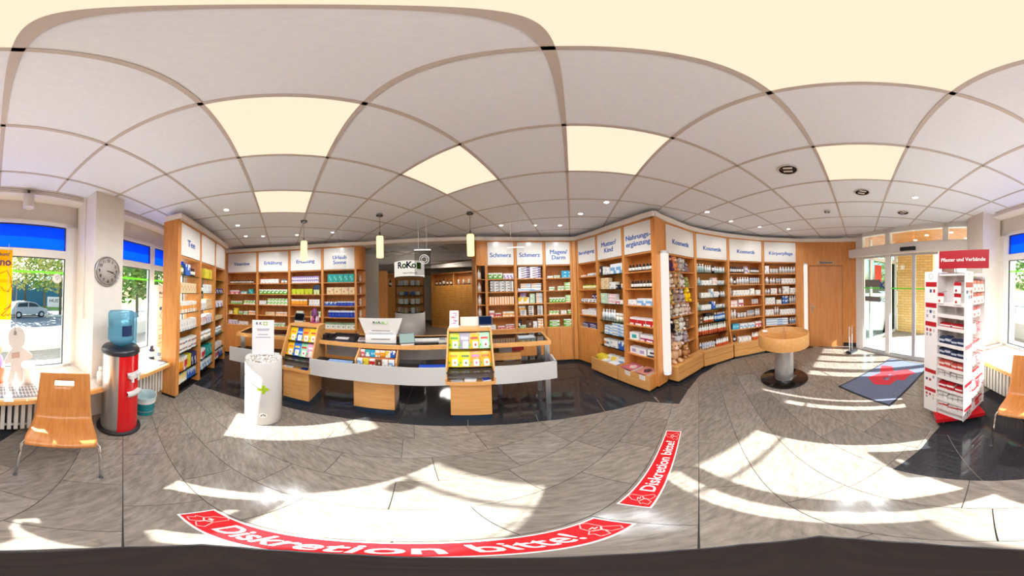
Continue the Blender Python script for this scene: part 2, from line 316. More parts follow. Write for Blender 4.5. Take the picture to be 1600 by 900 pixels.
# track rails at the ceiling edge
for s0, s1, nm in ((-.95, 2.1, 'curtain_rail'), (-3.4, -1.4, 'curtain_rail')):
    t = thing(nm, 'white twin-groove ceiling rail over the '+('window beside the wooden chairs' if s0 > -1 else 'window behind the water cooler'), 'rail', (0,0,0), -A0)
    MB().box(s0,-1.95,2.735,s1,-1.88,2.752).build('rail_body', M('d9d2cb', .4), t); MB().box(s0,-1.942,2.732,s1,-1.928,2.736).build('groove', M('8d7c70', .5), t); MB().box(s0,-1.902,2.732,s1,-1.888,2.736).build('groove', M('8d7c70', .5), t)
def window(name, s0, s1, mull):
    fr = struct(MB().box(s0-.1,-2.17,.56,s1+.1,-2.08,.62).box(s0-.1,-2.17,2.375,s1+.1,-2.08,2.42).box(s0-.1,-2.17,.56,s0,-2.08,2.42).box(s1,-2.17,.56,s1+.1,-2.08,2.42).build(name, FRAME, None, (0,0,0), -A0))
    ed = [s0]+[m for p in mull for m in (p-.05, p+.05)]+[s1]
    MB().box(s0,-2.16,1.965,s1,-2.085,2.06).build('transom', FRAME, fr)
    for p in mull: MB().box(p-.05,-2.165,.6,p+.05,-2.082,2.4).build('mullion', FRAME, fr)
    for a, b in zip(ed[::2], ed[1::2]):
        MB().box(a,-2.135,.62,b,-2.13,1.965).build('pane', GLASS, fr); MB().box(a,-2.135,2.06,b,-2.13,2.375).build('blue_pane', BLUEF, fr)['label'] = 'blue film pane'
        MB().box(a,-2.129,1.775,b,-2.127,1.80).build('green_stripe', transl('lime_film', '8be05a', .6), fr)
        for z0, z1 in ((.62,1.965),(2.06,2.375)):
            MB().box(a,-2.128,z0,a+.012,-2.108,z1).box(b-.012,-2.128,z0,b,-2.108,z1).box(a,-2.128,z0,b,-2.108,z0+.012).box(a,-2.128,z1-.012,b,-2.108,z1).build('gasket', M('3a4048', .5), fr)
    return fr
window('window_1', -.83, 2.0, [.58]); window('window_2', -3.45, -1.52, [-2.39])
SILLT = noisemat('sill_stone', 'cfc4ba', 'e4dcd4', 8, .25)
def sill(name, s0, s1):
    t = struct(MB().box(s0,-2.1,.545,s1,-1.43,.585).build(name, SILLT, None, (0,0,0), -A0)); MB().box(s0,-1.432,.54,s1,-1.40,.587).build('wood_edge', WOODH, t)
    return t
sill('windowsill', -2.35, .35); sill('windowsill_2', .35, 2.2)
def radiator(s0, n, label):
    t = thing('radiator', label, 'radiator', SD(s0,1.60)+(0,), -A0)
    f = MB().box(-.019,-.045,.09,.019,.075,.52)
    me = None
    for k in range(n):
        if me is None:
            o = MB().prismx([(-.045,.10),(-.03,.085),(.06,.085),(.075,.10),(.075,.5),(.06,.52),(-.03,.52),(-.045,.5)], -.017, .017).build('fin', M('ddd6cc', .35), t, (.028,0,0)); me = o.data
        else: obj('fin', me, t, (.028+.057*k,0,0))
    MB().tube([(0,.03,.14),(.057*n,.03,.14)], .016).build('pipe', M('cfc8be', .4), t); MB().tube([(0,.03,.47),(.057*n,.03,.47)], .016).build('pipe', M('cfc8be', .4), t)
    for fx in (.03, .057*n-.05): MB().box(fx,.0,0,fx+.02,.05,.1).build('foot', M('cfc8be', .4), t)
radiator(-.75, 17, 'cream column radiator under the sill behind the chair by the water cooler')
radiator(-2.30, 15, 'cream column radiator under the sill behind the teal waste bin')
radiator(.95, 18, 'white column radiator under the sill right of the plaster display')
# ================================================================ ENTRANCE
EA = math.atan2(ED.y, ED.x); EL = (E1-E0).length
ent = struct(bpy.data.objects.new('door_1', None)); COL.objects.link(ent); ent.location = (E0.x, E0.y, 0); ent.rotation_euler = (0, 0, EA)
for x0, x1 in ((0,.19), (.79,.9), (2.0,2.1), (2.47,EL)): MB().box(x0,-.03,0,x1,.07,2.74).build('post', FRAME, ent)
MB().box(1.392,-.02,.03,1.415,.03,2.18).box(1.42,-.02,.03,1.444,.03,2.18).build('door_stile', BRUSH, ent)
MB().box(0,-.03,2.655,EL,.07,2.752).build('head_frame', FRAME, ent); MB().box(0,-.03,2.36,EL,.07,2.405).build('transom', FRAME, ent)
MB().box(.19,-.04,0,EL,.07,.045).build('threshold', BRUSH, ent)
b_ = MB().box(-.1,-.17,2.18,EL-.03,-.02,2.355).build('operator_beam', M('dcd6d0', .45), ent)
MB().box(1.22,-.20,2.205,1.53,-.165,2.275).build('motion_sensor', BLACK, b_)
for x0, x1 in ((.2,.79), (.9,1.392), (1.444,2.0), (2.1,2.47)):
    p = MB().box(x0,.0,.045,x1,.008,2.18).build('glass_leaf', GLASS, ent); MB().box(x0,-.006,.045,x1,.014,.085).box(x0,-.006,2.14,x1,.014,2.18).box(x0,-.006,.045,x0+.02,.014,2.18).build('leaf_rail', BRUSH, p)
    MB().box(x0,.0,2.405,x1,.008,2.655).build('transom_pane', GLASS, ent)
    MB().box(x0,.0095,1.465,x1,.011,1.49).build('green_stripe', transl('lime_film', '8be05a', .6), ent)
for z0, z1 in ((1.50,1.66), (1.18,1.29)): MB().box(.25,-.008,z0,.66,-.002,z1).build('grey_sticker', M('77736f', .6), ent)
text('lettering', 'K', .2, M('2a50a0'), ent, (.71,-.004,1.53), UPR, .03); text('lettering', 'KO', .1, M('3a62b0'), ent, (.72,-.004,1.22), UPR, .02)
# alarm box in the corner
tag(MB().box(-.03,-.05,2.52,.03,.0,2.70).build('motion_detector', WHITE, None, (1.93,-2.62,0), EA), 'small white detector box high in the corner by the entrance', 'detector')
# vestibule glass wall, brick wall, canopy outside
vg = thing('vestibule_screen', 'white framed glass side wall standing outside the sliding door', 'screen', (4.33,-1.55,0), math.atan2(-1.45,.87))
for x0, x1 in ((0,.05), (.28,.36), (1.6,1.7)): MB().box(x0,-.03,0,x1,.03,2.75).build('post', FRAME, vg)
MB().box(0,-.03,0,1.7,.03,.08).build('bottom_rail', FRAME, vg); MB().box(0,-.03,2.2,1.7,.03,2.28).build('top_rail', FRAME, vg); MB().box(.05,-.004,.08,1.6,.004,2.2).build('pane', SMOKE, vg)
tag(box('poster', (-.16,-.012,1.62,.16,-.006,2.08), M('d8402f', .5), None, (4.625,-2.09,0), math.atan2(-1.45,.87)), 'red orange poster on the glass wall outside the door', 'poster')
BRM = bpy.data.materials.new('brick'); BRM.use_nodes = True; n_ = BRM.node_tree; bt = n_.nodes.new('ShaderNodeTexBrick'); tc = n_.nodes.new('ShaderNodeTexCoord'); mp = n_.nodes.new('ShaderNodeMapping'); mp.inputs['Rotation'].default_value = (PI/2, 0, 0)
bt.inputs['Color1'].default_value = lin('efc680')+[1]; bt.inputs['Color2'].default_value = lin('e2b468')+[1]; bt.inputs['Mortar'].default_value = lin('b89c70')+[1]
bt.inputs['Scale'].default_value = 1; bt.inputs['Brick Width'].default_value = .25; bt.inputs['Row Height'].default_value = .083; bt.inputs['Mortar Size'].default_value = .008
n_.links.new(tc.outputs['Object'], mp.inputs[0]); n_.links.new(mp.outputs[0], bt.inputs['Vector']); n_.links.new(bt.outputs[0], n_.nodes['Principled BSDF'].inputs['Base Color'])
bp_ = n_.nodes.new('ShaderNodeBump'); bp_.inputs['Strength'].default_value = .6; bp_.invert = True; n_.links.new(bt.outputs['Fac'], bp_.inputs['Height']); n_.links.new(bp_.outputs[0], n_.nodes['Principled BSDF'].inputs['Normal'])
bw = struct(MB().box(.0,0,-.1,1.16,.3,2.8).build('wall_outside', BRM, None, (5.121,-3.01,0), math.atan2(-.547,-.745)))
tag(box('door_plaque', (.12,-.012,2.02,.24,0,2.16), WHITE, None, (5.121,-3.01,0), math.atan2(-.547,-.745)), 'small white plaque on the yellow brick wall outside', 'plaque')
bpy.data.objects['door_plaque'].location = (5.121,-3.01,0); bpy.data.objects['door_plaque'].data.transform(Matrix.Translation((0,0,0)))
cano = thing('canopy', 'flat canopy with wooden plank soffit over the entrance outside', 'canopy', (0,0,0), 0)
SOF = noisemat('soffit_wood', 'b5763f', 'cf9058', 6, .5, (1,1,1), 3)
k = 0; s0 = 2.6
while s0 < 6.6:
    q = [SD(s0+.004, -1.5), SD(s0+.126, -1.5), SD(s0+.126, 3.36), SD(s0+.004, 3.36)]
    q = clip(q, (-EN.x, -EN.y), -(EC+.09)); q = clip(q, (.86,.51), 4.9)
    if len(q) > 2: MB().prism(q, 2.79, 2.81).build('plank', SOF, cano)
    s0 += .13
q = clip(clip([SD(2.62,-1.6), SD(6.7,-1.6), SD(6.7,3.36), SD(2.62,3.36)], (-EN.x,-EN.y), -(EC+.08)), (.86,.51), 4.95)
MB().prism(q, 2.812, 2.95).build('roof_slab', M('e8e4de', .6), cano); MB().box(2.62,-3.40,2.76,6.7,-3.36,2.96).build('fascia', M('f0ece6', .5), cano).rotation_euler = (0,0,-A0)
for s, d in ((3.2,2.3), (3.7,2.0), (4.2,1.6), (4.0,2.6), (4.8,1.5), (3.4,2.9)): MB().cyl(SD(s,d), .05, 2.782, 2.79, 12).build('spot_disc', EM('fff2da', 3), cano)
# ================================================================ OUTSIDE WORLD
struct(MB().box(-30,-14,-.3,30,-2.45,-.1).build('ground', PAVE, None, (0,0,0), -A0)); bpy.data.objects['ground'].data.transform(Matrix.Translation((0,0,0)))
g2 = struct(MB().box(-60,-60,-1.4,60,-6.0,-1.1).build('road', M('8b9096', .8), None, (0,0,0), -A0))
bpy.data.objects['ground'].data = MB().prism([(-9,-6.0),(30,-6.0),(30,6),(6,2),(5.2,.95),(4.36,.0),(2.76,-1.98),(2.76,-2.45),(-9,-2.45)], -.25, -.1).mesh('ground', PAVE)
struct(MB().prism([SD(2.76,1.98),SD(4.36,.0),SD(5.2,-.95),SD(6.4,-.95),SD(6.4,3.4),SD(2.76,3.4)], -.099, -.012).build('path', PAVE))
struct(MB().box(-60,-60,-1.1,60,-22,-1.08).build('lawn', GRASS, None, (0,0,0), -A0)); struct(MB().box(-60,-17.5,-1.1,60,-16.8,-1.0).build('kerb', M('d8d4cc', .8), None, (0,0,0), -A0))
LW = struct(MB().box(-5,0,-.1,16,.35,.40).build('wall_low', M('b9b8b4', .8), None, (-3.42,-4.25,0), math.atan2(-.246,1.06))); LW.data.transform(Matrix.Identity(4))
MB().box(-5,-.03,.40,16,.40,.47).build('coping', M('efece6', .7), LW)
def tree(name, label, x, y, h, r, mat, n=620, z0=-1.1, leaf=.3, low=.28):
    t = thing(name, label, 'tree', (x,y,z0), 0, 'trees across the road')
    MB().tube([(0,0,0),(.05,0,h*.4),(0,.05,h*.8)], [.16,.12,.04], 7).build('trunk', M('6b5a48', .9), t)
    m = MB()
    for k in range(n):
        while 1:
            p = Vector((random.uniform(-1,1), random.uniform(-1,1), random.uniform(-1,1)))
            if p.length < 1 and (p.length > .45 or random.random() < .3): break
        c = Vector((p.x*r, p.y*r, h*(low+(1-low)*.5)+p.z*h*(1-low)*.5)); a = random.random()*6.28; b = random.uniform(-1, 1); u = Vector((math.cos(a), math.sin(a), b)).normalized()*leaf; w = u.cross(Vector((random.uniform(-1,1), random.uniform(-1,1), random.uniform(.2,1)))).normalized()*leaf*.6
        m.add([c-u, c-w*.7, c+u, c+w*.7], [(0,1,2,3)])
    m.build('foliage', mat, t)
for a, r, h, w, mt, lb in ((-158,20,8,3.2,LEAFY,'yellow green tree behind the yellow poster outside the window'), (-152,24,8.5,3.0,LEAFY,'yellow green tree above the parked silver car'), (-146,22,8,2.6,LEAFG,'dark green tree left of the blue shed across the road'), (-141,19,7.5,2.6,LEAFY,'sparse yellowing tree at the window edge by the clock pillar'), (-135,24,9,4,LEAFG,'broad green tree hidden partly by the clock pillar'), (-123,13,6.0,2.2,LEAFG,'green tree behind the water cooler window'), (-117,15,7,2.6,LEAFY,'yellow green tree seen beside the white banner'), (-111,14,6.5,2.4,LEAFG,'green tree seen behind the white banner'), (157,17,7.0,2.2,LEAFG,'green tree seen through the right window by the plaster display'), (121,22,8,3,LEAFG,'green tree beyond the entrance canopy')):
    R_ = math.radians(a); tree('tree', lb, r*math.sin(R_), r*math.cos(R_), h, w, mt)
tag(MB().box(-6,0,0,6,6,4.0).prismx([(-.3,4.0),(6.3,4.0),(3,5.2)], -6.2, 6.2).build('shed', M('2b6a9a', .6), None, (-13.5,-24.5,-1.1), -A0+PI), 'blue shed with low roof across the road', 'building')
cs = thing('car', 'small silver hatchback parked across the road', 'car', (-8.3,-15.2,-1.1), math.radians(174))
CP = M('c9ccd0', .2, .4); body = [(-1.75,.35),(-1.78,.75),(-1.6,1.0),(-1.3,1.42),(-.2,1.5),(.55,1.38),(1.05,.98),(1.7,.82),(1.8,.5),(1.72,.3)]
m = MB(); m.prismx([(-p[0], p[1]) for p in body], -.8, .8); o = m.build('body', CP, cs, (0,0,0), PI/2)
for sx in (-1, 1):
    MB().prismx([(1.25,1.02),(1.12,1.34),(.25,1.42),(.25,1.02)], sx*.802-.004, sx*.802+.004).prismx([(.15,1.02),(.15,1.42),(-.5,1.32),(-.92,1.0)], sx*.802-.004, sx*.802+.004).build('side_window', M('39424a', .1), cs, (0,0,0), PI/2)
    for wx in (-1.12, 1.12):
        w = MB().lathe([(.001,-.1),(.2,-.1),(.31,-.09),(.31,.09),(.2,.1),(.001,.1)], 16).build('wheel', M('26262a', .7), cs, (wx,sx*.76,.31), (PI/2,0,0)); MB().cyl((0,0), .17, -.11, .11, 12).build('hub_cap', M('c8c8c8', .3), w)
bs = thing('sign_board', 'white sign board with dark lettering beside the silver car', 'sign', (-11.9,-15.6,-1.1), math.radians(180-37))
MB().box(-.85,-.03,.75,.85,.03,1.85).build('panel', WHITE, bs); MB().box(-.7,-.02,0,-.62,.02,.8).build('leg', GREYM, bs); MB().box(.62,-.02,0,.7,.02,.8).build('leg', GREYM, bs); text('lettering', 'HUST', .5, M('4a3a4a'), bs, (0,-.035,1.42), UPR, .02); text('lettering', '.. .... ..', .3, M('c04040'), bs, (0,-.035,1.02), UPR)
st = thing('sticker', 'round white sticker with a heart on the window glass', 'sticker', SD(-.73,2.105)+(1.72,), -A0+PI)
MB().lathe([(.001,0),(.06,0),(.06,.002),(.001,.002)], 24).build('disc', WHITE, st, (0,0,0), UPR); text('lettering', '\u2661', .07, GREYM, st, (0,-.003,0), UPR)
# ================================================================ PRODUCTS
PAL = {   # key: (description, front pattern from top to bottom, colours)
 'gw': ('green and white carton', ['wwww','gggw','gwwg','gggg'], dict(g='5fae3c', w='f3f1ea')),
 'lg': ('light green carton', ['ggww','gggg','gwwg','wwww'], dict(g='9ccf6a', w='eff3e4')),
 'gg': ('pale green carton', ['wwww','gggg','wwwg'], dict(g='9cc68c', w='e9efe2')),
 'pk': ('pink and white carton', ['wwww','pppp','pwwp'], dict(p='d9727e', w='f4eeec')),
 'te': ('teal and white carton', ['tttt','twwt','wwww'], dict(t='3fb0b4', w='eef3f2')),
 'tq': ('turquoise carton', ['tttt','tctt','ttct','tttt'], dict(t='1fa39b', c='7fd0c4')),
 'ye': ('yellow and green carton', ['yyyy','gyyy','yyyy'], dict(y='e8cf3c', g='6fae3c')),
 'ow': ('orange and white carton', ['wwww','oooo','wwow'], dict(o='f2a044', w='f6efe4')),
 'la': ('lavender and white carton', ['wwww','llww','wllw'], dict(l='a08cc4', w='efecf2')),
 'wh': ('white carton', ['wwww','gwww','wwww','wggw'], dict(w='f2f0ec', g='c3c3c6')),
 'cr': ('cream carton', ['cccc','cccw','cwcc','cccc'], dict(c='ead2a6', w='d99a6a')),
 'pu': ('violet and white carton', ['vvvv','wvwv','wwww'], dict(v='9a80ba', w='f0edf3')),
 'li': ('lime yellow carton', ['llll','llll','dlll'], dict(l='c3cf2e', d='8aa52a')),
 'nl': ('navy and lime carton', ['nnnn','nnnn','wlwl','lwwl'], dict(n='2c3f66', l='b8cc4a', w='e9ecd8')),
 'or': ('orange carton', ['wwww','oooo','oooo','dddd'], dict(o='f2a62c', w='f7eedc', d='dc7d20')),
 'bw': ('blue and white carton', ['wbww','bbwb','bbbb','bbbb'], dict(b='2f62b8', w='eef1f6')),
 'bl': ('white-topped deep blue carton', ['wwww','bbbb','bBBb','bbbb'], dict(b='1d3fae', B='3a5fd0', w='dfe6f2')),
 'gy': ('white and green carton', ['gggg','wwww','wwgw','wwww'], dict(g='8aa882', w='f0efe6')),
 'nw': ('white and navy carton', ['wwww','wnnw','wwww','nnnw'], dict(n='3a4058', w='f2f1ee')),
 'os': ('white and orange striped carton', ['owow','owow','owow'], dict(o='f19a3a', w='f6eee2')),
 'rw': ('red and white carton', ['wwww','rrrr','rrrr','wwrw'], dict(r='cc2a2e', w='f4efec')),
 'mg': ('white carton with magenta band', ['wwww','wwww','mmmm','wwmw'], dict(m='a8245a', w='f2eded')),
 'vp': ('white carton with purple stripe', ['wwwv','wwvv','wvww'], dict(v='5c3a78', w='f0ecee')),
 'yw': ('yellow and white carton', ['yyyw','yyww','wwww'], dict(y='f0c63a', w='f4f0e2')),
 'bn': ('brown carton', ['bbbb','bbwb','bbbb'], dict(b='6a4632', w='d8c8b0')),
 'cy': ('cyan blue carton', ['cccc','cwcw','cccc'], dict(c='2aa6d4', w='bfe6f2')),
 'nb': ('navy carton with white print', ['nnnn','wwnn','nnwn'], dict(n='39386a', w='e6e6ee')),
 'pg': ('pastel green carton', ['gggg','gwgg','gggg'], dict(g='c4dcc0', w='e8f0e4')),
 'pp': ('pastel pink carton', ['pppp','pwpp','wwww'], dict(p='eac0bc', w='f4ecea')),
 'tw': ('white carton with teal label', ['wwww','wttw','wttw','wwww'], dict(t='35b0a4', w='f2f2ee')),
 'li2': ('white carton with lilac print', ['wwww','wllw','wllw','wwww'], dict(l='b9a0cc', w='f3f0f2')),
 'mx': ('white and orange carton', ['wwww','oobb','wwww'], dict(o='e0863c', b='5a8cc0', w='f2f0ea')),
 'bb': ('pale blue and white carton', ['wwww','bbbw','wwbb'], dict(b='7fb0dc', w='f0f3f6')),
 'dk': ('black and white carton', ['kkkk','wwkk','kkkk'], dict(k='2c2c34', w='ececec')),
}
_C = {}
def carton(key, w, d, h):
    k = (key, round(w, 3), round(d, 3), round(h, 3))
    if k not in _C:
        rows, cols = PAL[key][1], PAL[key][2]; cs = list(cols); nr = len(rows); m = MB(); nc = len(rows[0])
        for j in range(nr):
            for i in range(nc):
                x0, x1 = -w/2+w*i/nc, -w/2+w*(i+1)/nc; z1, z0 = h*(1-j/nr), h*(1-(j+1)/nr)
                m.add([(x0,0,z0),(x1,0,z0),(x1,0,z1),(x0,0,z1)], [(0,1,2,3)], cs.index(rows[j][i]))
        e = cs.index(rows[0][-1]); bt = cs.index(rows[-1][0]); v = [(-w/2,0,0),(w/2,0,0),(w/2,d,0),(-w/2,d,0),(-w/2,0,h),(w/2,0,h),(w/2,d,h),(-w/2,d,h)]
        m.add(v, [(0,3,2,1)], bt); m.add(v, [(4,5,6,7)], e); m.add(v, [(1,2,6,5)], bt); m.add(v, [(2,3,7,6)], bt); m.add(v, [(3,0,4,7)], bt)
        me = bpy.data.meshes.new('carton_'+key); me.from_pydata(m.v, [], m.f)
        for c in cs: me.materials.append(M(cols[c], .35))
        me.polygons.foreach_set('material_index', m.m); me.update(); _C[k] = me
    return _C[k]
BOT = {   # description, body, label, cap colours, shape
 'bk': ('small dark white-labelled bottle', '33261f', 'f0efe9', '23232a', 'b'), 'wt': ('white bottle with white cap', 'f2f1ed', 'd8dee2', 'f4f4f2', 'b'),
 'wb': ('white bottle with blue print', 'f0f2f4', '7fa0c8', 'e6e9ee', 'b'), 'nv': ('dark blue bottle with pale label', '23304c', 'e6e6e6', '1e2638', 'b'),
 'gl': ('slim pale teal bottle', 'cfe0de', 'b0c8c8', 'eef2f0', 'b'), 'yg': ('small yellow green bottle', 'e4d86a', 'f1ecc0', '5a8a3a', 'b'),
 'or': ('white bottle with orange base', 'f1efe9', 'e46a3c', 'f4f2ee', 'o'), 'bu': ('bright blue bottle with white cap', '2a6ec8', 'cfe0f4', 'f2f2f2', 'b'),
 'jr': ('white cream jar with lid', 'f0efeb', 'cfd5d8', 'e4e4e4', 'j'), 'gj': ('grey lidded jar', 'c4ccd0', 'f0f0f0', '5a6a7a', 'j'), 'cj': ('cream coloured jar with white lid', 'ead9b4', 'f4efe2', 'f2efe8', 'j'),
 'tu': ('white standing tube', 'f4f3f0', 'b8c4d4', 'e2e2e2', 't'), 'rt': ('white standing tube with red cap', 'f2f0ee', 'd9dde4', 'cf3a36', 't'), 'st': ('tall white bottle with pointed cap', 'efe9e0', 'd9d2c6', 'f4f1ec', 's'), 'am': ('brown pharmacy bottle with white label', '4a2c1c', 'ece4d6', '2c2018', 'b'), 'po': ('white porcelain jar', 'ebe6dd', 'b8a898', 'ebe6dd', 'j'),
}
def bottle(key, w, h):
    k = ('b', key, round(w, 3), round(h, 3))
    if k not in _C:
        d, b, l, c, s = BOT[key]; r = w/2; n = 10
        if s == 'b': pr = [(.001,0),(r,0),(r,h*.2),(r*1.01,h*.2),(r*1.01,h*.6),(r,h*.6),(r,h*.68),(r*.5,h*.78),(r*.5,h*.8),(r*.56,h*.8),(r*.56,h),(.001,h)]; mi = [0,0,0,1,0,0,0,0,2,2,2]
        elif s == 'o': pr = [(.001,0),(r,0),(r,h*.42),(r,h*.75),(r*.5,h*.8),(r*.5,h),(.001,h)]; mi = [1,1,0,0,2,2]
        elif s == 'j': pr = [(.001,0),(r,0),(r,h*.15),(r*1.01,h*.15),(r*1.01,h*.6),(r,h*.6),(r,h*.68),(r*1.04,h*.68),(r*1.04,h),(.001,h)]; mi = [0,0,0,1,0,0,2,2,2]
        elif s == 't': pr = [(.001,0),(r*.7,0),(r*.7,h*.18),(r*.8,h*.18),(r*.95,h*.5),(r,h*.98),(.001,h)]; mi = [2,2,2,0,1,0]
        else: pr = [(.001,0),(r,0),(r,h*.55),(r*.75,h*.66),(r*.4,h*.7),(r*.42,h*.72),(.002,h)]; mi = [0,0,1,0,2,2]
        m = MB(); m.lathe(pr, n, mis=mi); _C[k] = m.mesh('bottle_'+key, [M(b, .3), M(l, .45), M(c, .35)])
    return _C[k]
ORD = ['top', 'second', 'third', 'fourth', 'fifth', 'sixth', 'seventh']
def place(name, me, mtx, x, y, z, rz=0): 
    o = bpy.data.objects.new(name, me); COL.objects.link(o); o.matrix_world = mtx @ Matrix.Translation((x, y, z)) @ Matrix.Rotation(rz, 4, 'Z'); return o
ORDL = ['leftmost', 'second from left', 'third from left', 'fourth from left', 'fifth from left', 'sixth from left', 'seventh from left', 'eighth from left', 'ninth from left', 'tenth from left', 'eleventh from left', 'twelfth from left', 'thirteenth from left']
LAY = {1:[''], 2:['lower layer','upper layer'], 3:['bottom layer','middle layer','top layer'], 4:['bottom layer','second layer','third layer','top layer'], 5:['bottom layer','second layer','third layer','fourth layer','top layer'], 6:['bottom layer','second layer','third layer','fourth layer','fifth layer','top layer']}
def descr(sp): return (PAL[sp[1]][0] if sp[0] == 'c' else BOT[sp[1]][0])
def run(mtx, L, z, spec, where, box='medicine_box', off=0, tot=None):
    """one run of alike goods on a shelf: (kind, key, x0, x1, how many, height, levels, depth position)"""
    kind, key, x0, x1, n, h = spec[:6]; lev = spec[6] if len(spec) > 6 else 1; y = spec[7] if len(spec) > 7 else .035
    w = (x1-x0)*L/n; d = descr(spec); tot = tot or n
    if kind == 'c': me = carton(key, w*.95, .10, h/lev-.002); nm = box
    else:
        ww = min(w*.9, .085); me = bottle(key, ww, h); y += .045; nm = {'j':'jar', 't':'tube'}.get(BOT[key][4], 'bottle')
    for i in range(n):
        for l in range(lev):
            o = place(nm, me, mtx, x0*L+w*(i+.5), y+random.uniform(-.008, .012), z+l*h/lev+.0005, random.uniform(-.06, .06) if kind != 'c' or lev == 1 else random.uniform(-.03, .03))
            bits = [d]+([ORDL[off+i] if off+i < 13 else 'near the right end'] if tot > 1 else [])+([LAY[lev][l]] if lev > 1 else [])
            tag(o, ', '.join(bits+[where]), nm.replace('_', ' '), (d+'s on '+where) if tot*lev > 1 else None)
# ================================================================ SHELF BAYS
ZS = [1.82, 1.565, 1.31, 1.06, .80]
def bay(a, b, depth, label, sign, zs, glass=False, back=True, base=True, ts=.105, right=False, left=True, basez=.80, rotadj=0, boxes=None, where='', backz=None):
    a = Vector(a); b = Vector(b); L = (b-a).length; rz = math.atan2(b.y-a.y, b.x-a.x)
    t = thing('shelf_bay', label, 'shelf', (a.x, a.y, 0), rz)
    for x0 in ([0] if left else [])+([L-.022] if right else []): MB().box(x0-(.024 if x0 else 0),0,.05,x0+.048-(.024 if x0 else 0)*1.08,depth,2.60).build('side_panel', WOOD, t)
    if not right: MB().box(L-.006,.012,.05,L-.001,depth,2.60).build('side_panel', WOOD, t)
    if not left: MB().box(0,0,.05,.004,depth,2.60).build('side_panel', WOOD, t)
    if back: MB().box(.022,depth-.012,.05 if backz is None else backz,L,depth,2.60).build('back_panel', WOODD, t)
    MB().box(.022,.0,2.575,L,depth-.013,2.60).build('top_rail', WOOD, t)
    h = MB().box(.056,.004,2.10,L-.008-(.03 if right else 0),.018,2.572).build('header_panel', M('e9e3dc', .18), t)
    if sign: text("lettering", sign, ts*1.08, BLUE, h, (L/2+.02, .003, 2.30), UPR, 0, weight=.028)
    MB().box(.022,.019,2.075,L,depth-.013,2.097).build('header_shelf', WOOD, t)
    for z in zs:
        if glass: MB().box(.023,.012,z-.008,L-.001,depth-.013,z).build('shelf', SHELFG, t)
        else: MB().box(.023,.012,z-.018,L-.001,depth-.013,z).build('shelf', WOOD if z != basez else WOODH, t)
    if base:
        for k in range(2): MB().box(.024+k*(L-.024)/2,0,.055,.024+(k+1)*(L-.024)/2-.003,.018,basez-.02).build('cupboard_door', WOOD, t)
    MB().box(.0,.045,0,L,depth,.05).build('plinth', M('17181b', .3), t)
    return Matrix.Translation((a.x, a.y, 0)) @ Matrix.Rotation(rz, 4, 'Z'), L, t
def fill(mt, zs, rows, where, box='medicine_box'):
    for i, r in rows.items(): fillrow(mt[0] @ Matrix.Translation((.042, 0, 0)), mt[1]-.05, zs[i], r, f"{ORD[i]} shelf, {where}", box)
def fillrow(mtx, L, z, r, where, box='medicine_box'):
    tot = {}; off = {}
    for sp in r: tot[descr(sp)] = tot.get(descr(sp), 0)+sp[4]
    for sp in sorted(r, key=lambda q: q[2]):
        d = descr(sp); run(mtx, L, z, sp, where, box, off.get(d, 0), tot[d]); off[d] = off.get(d, 0)+sp[4]
V = [(-4.638,.046), (-4.33,.768), (-3.968,1.45), (-3.441,2.019), (-2.886,2.553)]
b1 = bay(V[0], V[1], .30, 'beech shelf bay under the Vitamine sign', 'Vitamine', ZS)
fill(b1, ZS, {0:[('b','bk',.05,.9,11,.085)], 1:[('c','pk',.08,.42,2,.085),('c','te',.46,.68,2,.07),('c','tq',.73,.9,1,.115)], 2:[('c','gw',.1,.52,5,.075),('c','lg',.57,.97,4,.095)], 3:[('c','yw',.04,.17,1,.08),('c','ye',.22,.38,1,.15,2),('c','gw',.39,.55,2,.07),('c','gg',.57,.72,2,.075),('c','ow',.75,.98,2,.09)], 4:[('c','la',.03,.36,3,.10,2),('c','wh',.40,.72,2,.075)]}, 'Vitamine bay', 'vitamin_box')
b2 = bay(V[1], V[2], .30, 'beech shelf bay under the Erkältung sign next to Vitamine', 'Erkältung', ZS)
fill(b2, ZS, {0:[('c','wh',.07,.68,5,.10),('b','gj',.76,.97,2,.09)], 1:[('c','gw',.03,.97,7,.11)], 2:[('c','wh',.04,.28,3,.10),('c','lg',.31,.99,6,.15,2)], 3:[('c','cr',.25,.56,3,.08),('c','ow',.61,.97,4,.08)], 4:[('c','gg',.45,.9,4,.08)]}, 'left Erkältung bay', 'cold_remedy_box')
b3 = bay(V[2], V[3], .30, 'beech shelf bay under the Erkältung sign next to Urlaub Sonne', 'Erkältung', ZS)
fill(b3, ZS, {0:[('c','pu',.05,.92,7,.15,2)], 1:[('c','li',.04,.73,5,.12),('c','nl',.76,.95,2,.20)], 2:[('c','or',.03,.56,4,.14),('c','wh',.61,.95,4,.14)], 3:[('c','gg',.2,.42,2,.12),('c','lg',.66,.98,3,.12)], 4:[('c','wh',.2,.8,5,.09)]}, 'right Erkältung bay', 'cold_remedy_box')
b4 = bay(V[3], V[4], .30, 'beech shelf bay under the Urlaub Sonne sign', 'Urlaub\nSonne', ZS, right=True)
fill(b4, ZS, {0:[('c','tq',.12,.93,5,.18)], 1:[('c','cr',.10,.99,4,.15)], 2:[('c','bw',.03,.4,3,.09),('c','bl',.42,.98,6,.10)], 3:[('c','bl',.15,.98,9,.15)], 4:[('c','gy',.03,.98,6,.14)]}, 'Urlaub Sonne bay', 'travel_remedy_box')
